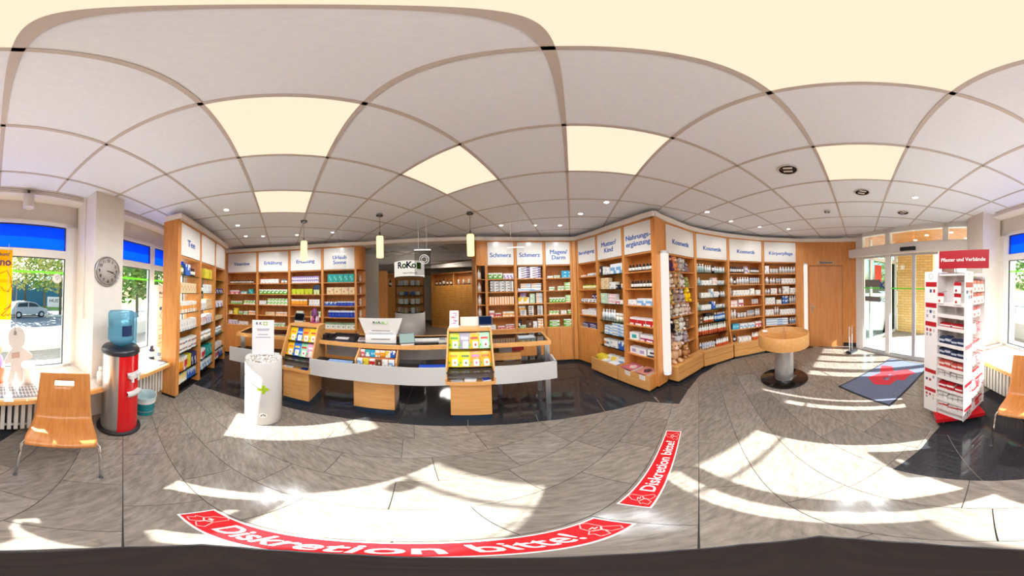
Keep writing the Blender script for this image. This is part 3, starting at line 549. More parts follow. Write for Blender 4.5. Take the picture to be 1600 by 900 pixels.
def niche(a, b, depth, label, rev=False, curved=False):
    a = Vector(a); b = Vector(b); L = (b-a).length; rz = math.atan2(b.y-a.y, b.x-a.x); t = thing('corner_niche', label, 'shelf', (a.x, a.y, 0), rz)
    arc = [(L*math.cos(k*PI/2/8), depth-depth*math.sin(k*PI/2/8)) for k in range(9)] if curved else None
    if curved:
        ar = [(L*math.sin(k*PI/2/8), depth*(1-math.cos(k*PI/2/8))) for k in range(9)]; MB().prism(ar+[(0,depth)], 2.09, 2.60).build('header_drum', WOOD, t)
        for z in ZS: MB().prism(ar+[(0,depth)], z-.012, z).build('shelf', WOOD, t)
        MB().prism(ar+[(0,depth)], .05, .78).build('base_drum', WOOD, t); MB().box(0,depth,.05,L,depth+.02,2.60).build('back_panel', WOODD, t)
    else:
        MB().box(0,0,2.09,L,.02,2.60).build('header_panel', WOOD, t); MB().box(0,depth-.02,.05,L,depth,2.60).build('back_panel', WOODD, t); MB().box(0,0,.05,.02,depth-.02,2.60).build('side_panel', WOOD, t)
        for z in ZS: MB().box(.02,.01,z-.012,L-.001,depth-.021,z).build('shelf', WOOD, t)
        MB().box(.02,0,.05,L-.001,.018,.78).build('cupboard_door', WOOD, t)
    return Matrix.Translation((a.x, a.y, 0)) @ Matrix.Rotation(rz, 4, 'Z'), L, t
n1 = niche(V[4], (-2.752,2.728), .26, 'rounded beech end niche beside the Urlaub Sonne bay', curved=True)
for z, i in zip(ZS[:4], range(4)): tag(place('glass_figure', MB().lathe([(.001,0),(.03,0),(.012,.02),(.035,.06),(.02,.11),(.026,.14),(.001,.16)], 10).mesh('glass_figure', M('d8cabb', .15)), n1[0], .09, .14, z+.001), 'small pale ornament on the %s niche shelf beside Urlaub Sonne' % ORD[i], 'ornament')
Mp = [(-.694,3.493), (-.52,3.583), (.058,3.69), (.646,3.695), (1.239,3.593)]
n2 = niche(Mp[0], Mp[1], .28, 'narrow beech niche with tall white bottles left of the Schmerz bays')
for i, z in enumerate(ZS): tag(place('bottle', bottle('st', .085, .22), n2[0], .10, .12, z+.001), 'tall white bottle with pointed cap on the %s niche shelf beside Schmerz' % ORD[i], 'bottle')
b5 = bay(Mp[1], Mp[2], .30, 'beech shelf bay under the left of the two Schmerz signs', 'Schmerz', ZS, ts=.115)
fill(b5, ZS, {0:[('c','gw',.03,.57,3,.125),('c','la',.60,.99,3,.115)], 1:[('c','nw',.10,.98,4,.215,4)], 2:[('c','os',.03,.98,5,.155)], 3:[('c','pk',.04,.24,1,.125),('c','rw',.27,.48,2,.07),('c','ow',.55,.98,3,.095)], 4:[('c','wh',.05,.28,1,.09,2),('c','rw',.36,.62,2,.055),('c','rw',.66,.98,2,.085,2)]}, 'left Schmerz bay')
b6 = bay(Mp[2], Mp[3], .30, 'crammed beech shelf bay under the right Schmerz sign', 'Schmerz', ZS, ts=.115)
fill(b6, ZS, {0:[('c','vp',.06,.94,2,.24,5)], 1:[('c','la',.03,.1,1,.06),('c','mx',.14,.94,2,.15,3),('c','bb',.05,.9,1,.05,1,.0)], 2:[('c','pu',.12,.36,1,.22,1,.13),('c','yw',.04,.46,2,.13,1),('c','pg',.48,.68,1,.20,2),('c','mx',.72,.97,1,.21,5)], 3:[('c','or',.04,.32,2,.2,1,.13),('c','nw',.10,.34,1,.12,4),('c','nw',.42,.62,1,.20,5),('c','nw',.76,.97,1,.20,6)], 4:[('c','dk',.03,.16,1,.16),('c','gw',.06,.32,1,.06,2,.02),('c','bn',.33,.55,1,.16),('c','wh',.58,.74,1,.13),('c','ow',.77,.98,1,.18,3)]}, 'right Schmerz bay')
b7 = bay(Mp[3], Mp[4], .30, 'beech shelf bay under the Magen Darm sign', 'Magen/\nDarm', ZS, right=True, ts=.115)
fill(b7, ZS, {0:[('c','wh',.07,.28,2,.05),('c','gg',.32,.55,2,.055),('c','cy',.6,.98,1,.15,2)], 1:[('c','gg',.12,.34,1,.075),('c','gg',.45,.70,2,.085),('c','lg',.71,.98,1,.16,3)], 2:[('c','gw',.12,.72,5,.105),('c','lg',.73,.97,1,.15,3)], 3:[('c','lg',.1,.48,3,.08),('c','wh',.54,.76,2,.08),('c','gw',.8,.99,1,.085)], 4:[('c','gw',.1,.5,1,.135,2),('c','gw',.64,.99,1,.15,2)]}, 'Magen Darm bay')
iv = b7[0].inverted(); MB().prism([tuple((iv @ Vector((x, y, 0)))[:2]) for x, y in ((1.245,3.592),(1.308,3.552),(1.40,3.86),(1.30,3.88))], .05, 2.60).build('corner_post', WOOD, b7[2])
Wp = [(1.315,3.548), (1.512,3.051), (1.659,2.408), (1.78,1.804)]
Z2 = [1.82, 1.565, 1.31, 1.0, .755, .515]
b8 = bay(Wp[0], Wp[1], .24, 'beech shelf bay under the Beruhigung sign', 'Beruhigung', ZS, ts=.088)
fill(b8, ZS, {0:[('c','pp',.1,.3,2,.04),('b','jr',.4,.95,4,.06)], 1:[('b','yg',.12,.95,7,.10)], 2:[('c','nw',.1,.95,4,.07),('c','nb',.5,.95,2,.16,2,.13)], 3:[('c','wh',.1,.9,4,.10,2),('c','la',.3,.7,2,.12,1,.13)], 4:[('c','nb',.1,.98,2,.09,3)]}, 'Beruhigung bay')
b9 = bay(Wp[1], Wp[2], .24, 'beech shelf bay under the Mutter Kind sign', 'Mutter/\nKind', Z2, glass=True, base=False, basez=9, ts=.11)
fill(b9, Z2, {0:[('c','dk',.06,.16,1,.17),('c','wh',.18,.28,1,.15),('c','wh',.30,.45,1,.13),('c','bb',.50,.98,2,.17)], 1:[('c','cr',.1,.42,2,.20,3),('c','wh',.45,.7,1,.12),('c','dk',.71,.82,1,.07),('b','cj',.85,.98,1,.08)], 2:[('c','pg',.06,.36,1,.18,2),('c','pp',.37,.68,1,.17,3),('c','pk',.69,.84,1,.07),('c','wh',.85,.98,1,.07)], 3:[('b','wt',.06,.62,5,.20),('b','cj',.63,.99,3,.15)], 4:[('c','bb',.18,.50,1,.16,3),('c','bb',.51,.98,1,.22,4)], 5:[('c','mx',.15,.38,1,.14),('c','wh',.42,.7,1,.14),('c','bw',.75,.98,1,.15)]}, 'Mutter Kind bay', 'baby_care_box')
b10 = bay(Wp[2], Wp[3], .24, 'beech shelf bay under the Nahrungsergänzung sign', 'Nahrungs-\nergänzung', Z2, base=False, basez=9, right=True, ts=.105)
fill(b10, Z2, {0:[('b','bk',.07,.98,8,.11)], 1:[('b','bk',.12,.98,8,.115)], 2:[('c','wh',.07,.36,2,.085),('c','bb',.38,.98,2,.105)], 3:[('c','rw',.10,.95,3,.115)], 4:[('c','tw',.10,.42,1,.12),('c','mg',.45,.99,2,.10)], 5:[('c','li2',.07,.66,2,.11),('c','nw',.69,.99,1,.12)]}, 'Nahrungsergänzung bay', 'supplement_box')
def drawer(a, b, z1, label):
    a = Vector(a); b = Vector(b); L = (b-a).length; rz = math.atan2(b.y-a.y, b.x-a.x); t = thing('pull_out_box', label, 'drawer', (a.x, a.y, 0), rz)
    MB().box(.01,-.17,.05,L-.01,-.15,z1).build('front_panel', WOODH, t); MB().box(.01,-.149,.05,.03,.22,z1-.002).build('side_panel', WOOD, t); MB().box(L-.03,-.149,.05,L-.01,.22,z1-.002).build('side_panel', WOOD, t); MB().box(.031,-.149,.05,L-.031,.22,z1-.09).build('bottom_panel', WOOD, t)
    MB().box(.03,-.10,0,L-.03,.20,.05).build('plinth', M('17181b', .3), t)
    return Matrix.Translation((a.x, a.y, 0)) @ Matrix.Rotation(rz, 4, 'Z'), L
d1 = drawer(Wp[1], Wp[2], .30, 'beech pull-out box below the Mutter Kind shelves'); d2 = drawer(Wp[2], Wp[3], .30, 'beech pull-out box below the Nahrungsergänzung shelves')
for key, x, y, w, d, h, lb in (('ye',.16,-.10,.16,.13,.14,'tall yellow green carton standing in the box below Mutter Kind'), ('mx',.30,-.12,.13,.10,.08,'low white orange carton in the box below Mutter Kind'), ('bw',.48,-.12,.20,.12,.07,'wide blue white carton at the right end of the box below Mutter Kind'), ('yw',.42,.02,.14,.10,.14,'yellow white carton at the back of the box below Mutter Kind'), ('bb',.56,.04,.12,.10,.13,'pale blue carton at the back of the box below Mutter Kind'), ('wh',.28,.06,.12,.08,.13,'white carton at the back of the box below Mutter Kind')): tag(place('baby_care_box', carton(key, w, d, h), d1[0], x, y, .211, random.uniform(-.3,.3)), lb, 'baby care box')
for x, c1, lb in ((.17,'c86a78','pink magazine stack in the box below Nahrungsergänzung'), (.44,'d88f80','magazine with dark flower cover in the box below Nahrungsergänzung')):
    t = thing('magazine', lb, 'magazine'); t.matrix_world = d2[0] @ Matrix.Translation((x,-.03,.212)) @ Matrix.Rotation(-.12, 4, 'Z'); MB().box(-.11,-.14,0,.11,.14,.085).build('pages', M('efe6dc', .6), t); MB().box(-.11,-.14,.085,.11,.14,.088).build('cover', M(c1, .3), t); MB().prism([(.02,-.06),(.08,-.02),(.07,.07),(.0,.09),(-.05,.02)], .0882, .0888).build('cover_picture', M('5a3a40' if x > .3 else 'efd0c8', .4), t)
# pilaster end of the wing
ep = thing('shelf_end_panel', 'plain beech end panel of the wing with a lit tube in front', 'panel', (0,0,0)); MB().prism([(1.787,1.782),(2.004,1.815),(2.0,1.84),(1.783,1.80)], .05, 2.60).build('panel', WOOD, ep); MB().prism([(1.80,1.80),(2.0,1.83),(1.99,1.86),(1.79,1.83)], 0, .05).build('plinth', BLACK, ep)
def tubelamp(x, y, z0, z1, r, label):
    t = thing('tube_lamp', label, 'lamp', (x, y, 0)); MB().lathe([(r,z0+.05),(r,z1-.04)], 20).build('diffuser', EM('fff0e6', .66), t); MB().cyl((0,0), r, z0, z0+.05, 20).build('lower_cap', M('e2e4e6', .3), t); MB().cyl((0,0), r*1.02, z1-.04, z1, 20).build('upper_cap', M('d8d4d0', .3), t)
tubelamp(1.92, 1.735, .25, 2.09, .058, 'tall white glowing tube lamp at the corner before the plush toys')
# Kosmetik wall
Kp = [(2.03,1.842), (2.817,1.818), (3.531,1.467), (4.108,.854), (4.399,.052)]
Z3 = [1.83, 1.585, 1.345, 1.11, .85, .607]
ks = ['plush toys', 'teal tester strips', 'dark topped bottles']
c1 = bay(Kp[0], Kp[1], .30, 'beech shelf bay full of plush toys under the first Kosmetik sign', 'Kosmetik', [1.82,1.56,1.31,1.09,.84,.60], base=False, basez=9)
c2 = bay(Kp[1], Kp[2], .30, 'beech shelf bay with white bottles under the second Kosmetik sign', 'Kosmetik', Z3, glass=True, base=False, basez=9)
fill(c2, Z3, {0:[('b','gl',.04,.30,3,.17),('b','wt',.32,.52,3,.15),('b','nv',.54,.62,1,.17),('b','wt',.64,.98,5,.13)], 1:[('b','gl',.03,.16,2,.15),('c','wh',.18,.5,3,.10),('c','pp',.52,.68,1,.15,2),('b','jr',.70,.97,4,.09)], 2:[('c','wh',.16,.44,4,.10),('c','bb',.46,.54,1,.17),('c','wh',.56,.72,3,.11),('b','nv',.74,.8,1,.15),('b','wt',.82,.97,2,.11)], 3:[('b','gl',.03,.14,1,.15),('c','wh',.16,.46,4,.10),('c','bw',.48,.6,1,.15),('b','jr',.64,.97,4,.08)], 4:[('c','bn',.02,.2,1,.14,2),('b','or',.24,.58,6,.12),('b','bu',.60,.97,5,.17),('c','dk',.38,.62,2,.16,1,.15)], 5:[('b','or',.03,.98,13,.20)]}, 'second Kosmetik bay', 'cosmetic_box')
c3 = bay(Kp[2], Kp[3], .30, 'beech shelf bay with dark topped bottles under the third Kosmetik sign', 'Kosmetik', Z3, base=False, basez=9)
fill(c3, Z3, {0:[('b','nv',.04,.46,6,.15),('c','pu',.48,.57,1,.15,2),('b','jr',.58,.66,1,.08),('b','nv',.68,.96,5,.13)], 1:[('b','wt',.04,.14,1,.17),('b','nv',.15,.22,1,.14),('b','wt',.24,.62,5,.16),('b','tu',.64,.97,5,.15)], 2:[('b','wt',.04,.10,1,.17),('c','wh',.12,.62,6,.12),('c','wh',.64,.78,1,.15),('c','wh',.82,.97,2,.11)], 3:[('c','pp',.04,.24,2,.14,2),('c','mg',.28,.42,1,.15),('b','rt',.70,.92,3,.14)], 4:[('b','wt',.04,.22,2,.19),('b','jr',.24,.52,3,.11),('b','tu',.54,.78,4,.15),('b','wt',.80,.97,3,.17)], 5:[('c','cy',.08,.27,2,.12),('c','bb',.30,.53,2,.11),('c','bb',.55,.76,2,.11),('c','pk',.78,.99,2,.12)]}, 'third Kosmetik bay', 'cosmetic_box')
c4 = bay(Kp[3], Kp[4], .30, 'beech shelf bay under the Körperpflege sign', 'Körperpflege', Z3[:5]+[.607], base=False, basez=9, right=True, ts=.10)
fill(c4, Z3, {0:[('c','wh',.03,.16,1,.18),('b','jr',.18,.44,3,.11),('b','wt',.46,.98,6,.16)], 1:[('b','wt',.03,.16,1,.16),('b','wt',.18,.34,2,.14),('b','tu',.36,.5,2,.13),('c','wh',.52,.98,5,.13)], 2:[('b','wt',.03,.18,2,.13),('c','wh',.2,.38,2,.14),('b','wt',.44,.52,1,.14),('c','wh',.56,.76,1,.18),('c','wh',.78,.98,2,.14)], 3:[('c','wh',.03,.32,3,.16,2),('c','wh',.36,.52,1,.10),('c','bw',.54,.72,1,.18,2),('b','wt',.76,.98,3,.19)], 4:[('c','wh',.03,.28,3,.14),('b','wt',.3,.44,2,.19),('c','wh',.46,.98,6,.13)], 5:[('c','bb',.03,.72,1,.16,3),('b','wb',.76,.98,3,.15)]}, 'Körperpflege bay', 'cosmetic_box')
def podium(a, b, z1, label, ext=.20, slant=False):
    a = Vector(a); b = Vector(b); L = (b-a).length; rz = math.atan2(b.y-a.y, b.x-a.x); t = thing('display_plinth', label, 'plinth', (a.x, a.y, 0), rz); q = .035
    po = [(0,-.02),(.045,-ext),(L-.045,-ext),(L,-.02)]
    MB().prism(po, z1-.025, z1).build('top_board', WOODH, t); MB().prism([(.05,-ext+.012),(L-.05,-ext+.012),(L-.02,-.02),(.02,-.02)], .06, z1-.026).build('front_box', WOODH, t); MB().box(.06,-ext+.045,0,L-.06,.03,.06).build('plinth', M('17181b', .3), t)
    MB().box(.062,-ext+.0105,.06+(z1-.06)*.5,L-.062,-ext+.0125,.064+(z1-.06)*.5).build('drawer_gap', M('6a4424', .6), t)
    if slant:
        for x0 in (.0, L-.02): MB().prismx([(-ext+.02,z1),(-.0,z1+.42),(.0,z1)], x0, x0+.02).build('slanted_cheek', WOOD, t)
    return Matrix.Translation((a.x, a.y, 0)) @ Matrix.Rotation(rz, 4, 'Z'), L
p1 = podium(Kp[0], Kp[1], .34, 'beech plinth below the plush toy shelves', .19); p2 = podium(Kp[1], Kp[2], .36, 'beech plinth below the second Kosmetik bay'); p3 = podium(Kp[2], Kp[3], .35, 'beech plinth with slanted cheeks below the third Kosmetik bay', .20, True); p4 = podium(Kp[3], Kp[4], .35, 'beech plinth with slanted cheeks below the Körperpflege bay', .20, True)
for P_, r, wh in ((p2, [('b','tu',.08,.44,7,.13,1,-.15), ('b','or',.50,.88,6,.15,1,-.13)], 'front of the second Kosmetik plinth'), (p2, [('b','wb',.08,.44,6,.12,1,-.06), ('b','nv',.52,.86,5,.13,1,-.04)], 'back of the second Kosmetik plinth'), (p3, [('b','nv',.10,.18,1,.14,1,-.06), ('c','wh',.22,.55,4,.10,1,-.12), ('b','or',.60,.90,5,.16,1,-.12)], 'plinth of the third Kosmetik bay'), (p4, [('c','wh',.12,.8,5,.12,1,-.12)], 'plinth of the Körperpflege bay')):
    fillrow(P_[0], P_[1], .361 if P_ is p2 else .351, r, wh, 'cosmetic_box')
# ================================================================ TEE UNIT (back to the windows)
TA, TB = Vector((-2.349,-.594)), Vector((-4.098,.032))
TL = (TB-TA).length/3; TD = (TB-TA).normalized(); ZT = [1.83, 1.575, 1.29, 1.03, .71, .40, .19]
tw = ['left', 'middle', 'right']; tz = []
for k in range(3):
    a = TA+TD*TL*k; b = TA+TD*TL*(k+1)
    x = bay(a, b, .235, ('beech tea shelf bay with end panel beside the window banner', 'middle beech bay of the tea shelves by the window', 'right beech bay of the tea shelves, nearest the back corner')[k], ('Tee', '', 'Tee')[k] if k == 0 else '', ZT, glass=True, back=True, base=False, basez=9, right=(k == 2), ts=.13, backz=(1.03, 1.03, .06)[k])
    x[2].children[0].data = x[2].children[0].data
    tz.append(x)
    if k < 2:
        for ch in x[2].children:
            if ch.name.startswith('back_panel'): ch.data = MB().box(.022,.223,.06,TL,.235,1.03).mesh('back_panel', WOODD)
fill(tz[0], ZT, {0:[('b','yg',.05,.3,2,.14),('c','bw',.32,.55,1,.17),('b','am',.6,.9,3,.13)], 1:[('c','cr',.05,.95,6,.15)], 2:[('c','ow',.05,.95,6,.16)], 3:[('c','wh',.04,.96,7,.15)], 4:[('c','mx',.05,.95,6,.18,2)], 5:[('c','or',.05,.3,2,.22),('c','rw',.32,.5,2,.22),('c','ye',.52,.7,2,.22),('c','nb',.72,.96,2,.22)], 6:[('c','yw',.05,.5,4,.15),('c','bw',.52,.95,4,.15)]}, 'left tea bay', 'tea_box')
fill(tz[1], ZT, {0:[('c','ye',.3,.9,3,.18)], 1:[('b','bk',.08,.4,4,.16),('c','wh',.45,.9,3,.16)], 2:[('c','wh',.1,.5,2,.13),('c','cr',.5,.95,2,.18,2)], 3:[('c','pp',.05,.5,3,.14),('c','la',.52,.95,3,.16)], 4:[('b','cj',.05,.95,6,.18)], 5:[('c','rw',.05,.5,3,.18),('c','tq',.55,.98,2,.2)], 6:[('c','bb',.05,.95,5,.16)]}, 'middle tea bay', 'tea_box')
fill(tz[2], ZT, {1:[('c','nb',.1,.9,4,.10)], 2:[('c','la',.1,.9,3,.13)], 3:[('c','cr',.1,.9,4,.07)], 4:[('b','jr',.1,.9,6,.15)], 5:[('c','wh',.1,.9,5,.11)], 6:[('c','rw',.05,.5,3,.18),('c','bw',.52,.95,3,.16)]}, 'right tea bay', 'tea_box')
tn = thing('shelf_end_panel', 'broad beech end panel of the tea shelves facing the waste bin', 'panel', (TA.x, TA.y, 0), math.atan2(TD.y, TD.x)); MB().box(-.03,0,.05,-.001,.245,2.60).build('panel', WOOD, tn); MB().box(-.02,.02,0,-.001,.23,.05).build('plinth', BLACK, tn)
# white cornices
def cornice(name, pts, out=.035, back=.22, z0=2.602, z1=2.68):
    n = len(pts); fr = []; bk = []
    for i in range(n):
        a = Vector(pts[max(i-1, 0)]); b = Vector(pts[min(i+1, n-1)]); d = (b-a).normalized(); q = Vector((d.y, -d.x)); fr.append(tuple(Vector(pts[i])+q*out)); bk.append(tuple(Vector(pts[i])-q*back))
    m = MB()
    for i in range(n-1): m.prism([fr[i], fr[i+1], bk[i+1], bk[i]], z0, z1)
    return struct(m.build(name, M('f0e6da', .45)))
cornice('trim_3', [tuple(TA-TD*.04), tuple(TB+TD*.02)], .05)
cornice('trim_4', V+[(-2.74,2.70),(-2.0,3.08),(-1.3,3.36),(-.66,3.53)]+Mp[1:]+[(1.30,3.552)])
cornice('trim_5', [(1.30,3.56)]+Wp[1:3]+[(1.775,1.775)])
def smooth(pts, n=6):
    out = []; P_ = [Vector(p) for p in pts]; P_ = [P_[0]*2-P_[1]]+P_+[P_[-1]*2-P_[-2]]
    for i in range(1, len(P_)-2):
        for k in range(n):
            t = k/n; a, b, c, d = P_[i-1:i+3]; out.append(tuple(.5*((2*b)+(c-a)*t+(2*a-5*b+4*c-d)*t*t+(3*b-a-3*c+d)*t**3)))
    return out+[tuple(P_[-2])]
cornice('trim_6', smooth([(1.775,1.775),(2.03,1.83)]+Kp[1:]+[(4.415,-.24),(4.36,-.80),(4.20,-1.33)]))
# ================================================================ CONSULTING ROOM DOOR WALL
def wallseg(name, a, b, z0, z1, th=.04, mat=WOOD, parent=None):
    a = Vector(a); b = Vector(b); d = (b-a); L = d.length; return MB().box(0,0,z0,L,th,z1).build(name, mat, parent, (a.x,a.y,0), math.atan2(d.y, d.x)), L
pw = [(4.399,.052), (4.447,-.215), (4.33,-1.02), (4.19,-1.35)]
w1, _ = wallseg('wall_right_3', pw[0], pw[1], 0, 2.60); w2, L2 = wallseg('wall_right_4', pw[1], pw[2], 2.02, 2.60); w3, L3 = wallseg('wall_right_5', pw[2], pw[3], 0, 2.60)
for o in (w1, w2, w3): struct(o)
MB().box(.02,-.008,0,L3-.02,0,.10).build('baseboard', M('2b2622', .4), w3)
dr, Ld = wallseg('door_2', pw[1], pw[2], 0, 2.0, .035, noisemat('beech_door', 'd08646', 'dc965a', 7, .38, (4, 4, .3), 3)); struct(dr)
MB().box(0,-.006,0,.012,0,2.012).box(Ld-.012,-.006,0,Ld,0,2.012).box(0,-.006,2.0,Ld,0,2.012).build('door_frame', M('a8642c', .4), dr)
MB().tube([(.06,-.0,1.02),(.06,-.05,1.02)], .011, 8).tube([(.055,-.05,1.02),(.17,-.055,1.02)], .010, 8).build('door_handle', STEEL, dr); MB().box(.045,-.004,.88,.075,0,1.10).build('handle_plate', STEEL, dr)
db = thing('door_sign', 'narrow Beratung sign above the beech door', 'sign', pw[1]+(0,), math.atan2(pw[2][1]-pw[1][1], pw[2][0]-pw[1][0])); MB().box(.22,-.008,2.05,.62,0,2.13).build('plate', M('c8a27a', .4), db); text('lettering', 'Beratung', .085, M('3a3460'), db, (.42,-.009,2.09), UPR, .02)
tubelamp(4.345,-.135, .38, 2.07, .045, 'white glowing tube lamp between the Körperpflege bay and the beech door')
# anti-theft gate by the entrance
ag = thing('security_gate', 'low white wire gate with clear panel standing beside the entrance', 'gate', (3.86,-1.12,0), math.radians(-52))
MB().box(-.13,-.06,0,.13,.06,.05).build('base', M('24262c', .5), ag)
for x in (-.1, 0.0): MB().tube([(x,0,.05),(x,0,.64)], .007).build('post', WHITE, ag)
MB().tube([(-.1,0,.15),(0,0,.3),(-.1,0,.45),(0,0,.62)], .005).build('zigzag_wire', M('c8a8c8', .3), ag); MB().box(.01,-.004,.05,.12,.004,.60).build('clear_panel', glassmat('gate_panel', 'f0f2f2', .05), ag)
# ================================================================ COUNTER
Fp = [(-2.68,.09), (-2.27,.71), (-1.94,.975), (-1.50,1.295), (-1.12,1.50), (-.66,1.712), (-.195,1.825), (.13,1.87), (.452,1.902)]
Up = [(-2.875,.20), (-2.52,.80), (-2.13,1.185), (-1.69,1.474), (-1.253,1.715), (-.80,1.955), (-.24,2.105), (.10,2.15), (.449,2.16)]
def offs(pts, o):
    r = []
    for i in range(len(pts)):
        a = Vector(pts[max(i-1, 0)]); b = Vector(pts[min(i+1, len(pts)-1)]); d = (b-a).normalized(); r.append(tuple(Vector(pts[i])+Vector((-d.y, d.x))*o))
    return r
ct = thing('sales_counter', 'long curved pharmacy sales counter with metal front band and beech edge', 'counter', (0,0,0))
def strip(name, a, b, z0, z1, mat, rng=None, parent=ct):
    m = MB(); rg = rng or range(len(a)-1)
    for i in rg: m.prism([a[i], a[i+1], b[i+1], b[i]], z0, z1)
    return m.build(name, mat, parent)
Fb = offs(Fp, .018); strip('front_band', Fp, Fb, .56, .78, BRUSH, [0]); strip('front_band', Fp, Fb, .56, .78, BRUSH, [2,3,4]); strip('front_band', Fp, Fb, .56, .78, BRUSH, [6,7])
MB().prism([Fp[8], (Fp[8][0]-.02, Fp[8][1]), (.43,2.15), (.449,2.15)], .56, .78).build('end_band', BRUSH, ct)
tr = offs(Fp, .30); strip('display_tray', Fb, tr, .70, .712, DGLASS); 
U2 = offs(Up, .03); U3 = offs(Up, .50); U4 = offs(Up, .53); TOPG = M('26221f', .04)
strip('glass_top', U2, U3, .93, .952, TOPG); strip('beech_edge', Up, U2, .905, .955, WOODH); strip('beech_edge', U3, U4, .905, .955, WOODH)
MB().prism([Up[8], U4[8], (U4[8][0]-.03, U4[8][1]), (Up[8][0]-.03, Up[8][1])], .905, .9545).build('beech_edge', WOODH, ct)
MB().prism([Up[0], U4[0], (U4[0][0]+.02, U4[0][1]+.03), (Up[0][0]+.02, Up[0][1]+.03)], .905, .9545).build('beech_edge', WOODH, ct)
strip('under_shelf', offs(Up, .06), offs(Up, .42), .60, .62, DGLASS, [0]); strip('under_shelf', offs(Up, .06), offs(Up, .42), .60, .62, DGLASS, [6,7]); strip('drawer_front', offs(Up, .10), offs(Up, .40), .70, .80, WOODH, [6])
strip('back_panel', offs(Up, .40), offs(Up, .42), .62, .90, M('c9cccd', .3), [2,3,4,5])
for x, y in ((.40,2.20), (-.20,2.50), (.36,2.60), (-2.83,.30), (-3.1,.62)): MB().box(x-.03,y-.03,.0015,x+.03,y+.03,.91).build('leg', STEEL, ct)
def basebox(name, i, t0, t1, label):
    a = Vector(Fp[i]).lerp(Vector(Fp[i+1]), t0); b = Vector(Fp[i]).lerp(Vector(Fp[i+1]), t1); return basebox2(name, a, b, label)
def basebox2(name, a, b, label, d0=.05, dep=.42):
    a = Vector(a); b = Vector(b); L = (b-a).length; t = thing(name, label, 'cabinet', (a.x,a.y,0), math.atan2(b.y-a.y, b.x-a.x))
    MB().box(0,d0,.09,L,d0+dep,.559).build('body', WOODH, t); MB().box(.004,d0-.004,.095,L-.004,d0,.555).build('front_panel', WOODH, t); MB().box(.02,d0+.015,0.0015,L-.0,d0+dep-.02,.09).build('plinth', M('2a3a4c', .3), t); return t
basebox2('base_cabinet', (-1.60,1.335), (-1.19,1.56), 'beech base cabinet under the middle of the counter', .045)
# pods with sloping candy displays
BAGM = {}
def bagmesh(c, c2, w=.10, h=.155):
    k = (c, c2, w, h)
    if k not in BAGM:
        m = MB(); nx, nz = 6, 8
        def P(i, j, s):
            u, v = i/nx*2-1, j/nz; puff = .016*(1-u*u)*(math.sin(PI*min(max((v-.04)/.82, 0), 1))**.6 if .04 < v < .86 else 0); return (u*w/2*(1-.04*math.sin(v*PI)), -puff*s-.002*s, v*h)
        for s in (1, -1):
            o = len(m.v); m.v += [P(i, j, s) for j in range(nz+1) for i in range(nx+1)]
            for j in range(nz):
                for i in range(nx):
                    q = (o+j*(nx+1)+i, o+j*(nx+1)+i+1, o+(j+1)*(nx+1)+i+1, o+(j+1)*(nx+1)+i); mi = 0
                    if s == 1: mi = 1 if (1 <= j <= 3 and 2 <= i <= 4) else 2 if j == 5 and 1 <= i <= 4 else 3 if (j == 2 and i == 0 or j == 1 and i == 5) else 0
                    if s == 1 and j == 2 and i == 3: mi = 2
                    m.f.append(q); m.m.append(mi); m.sm.append(True)
        BAGM[k] = m.mesh('candy_bag', [M(c, .25), M('f6f2ea', .4), M(c2, .4), M('5fae4a', .4)])
    return BAGM[k]
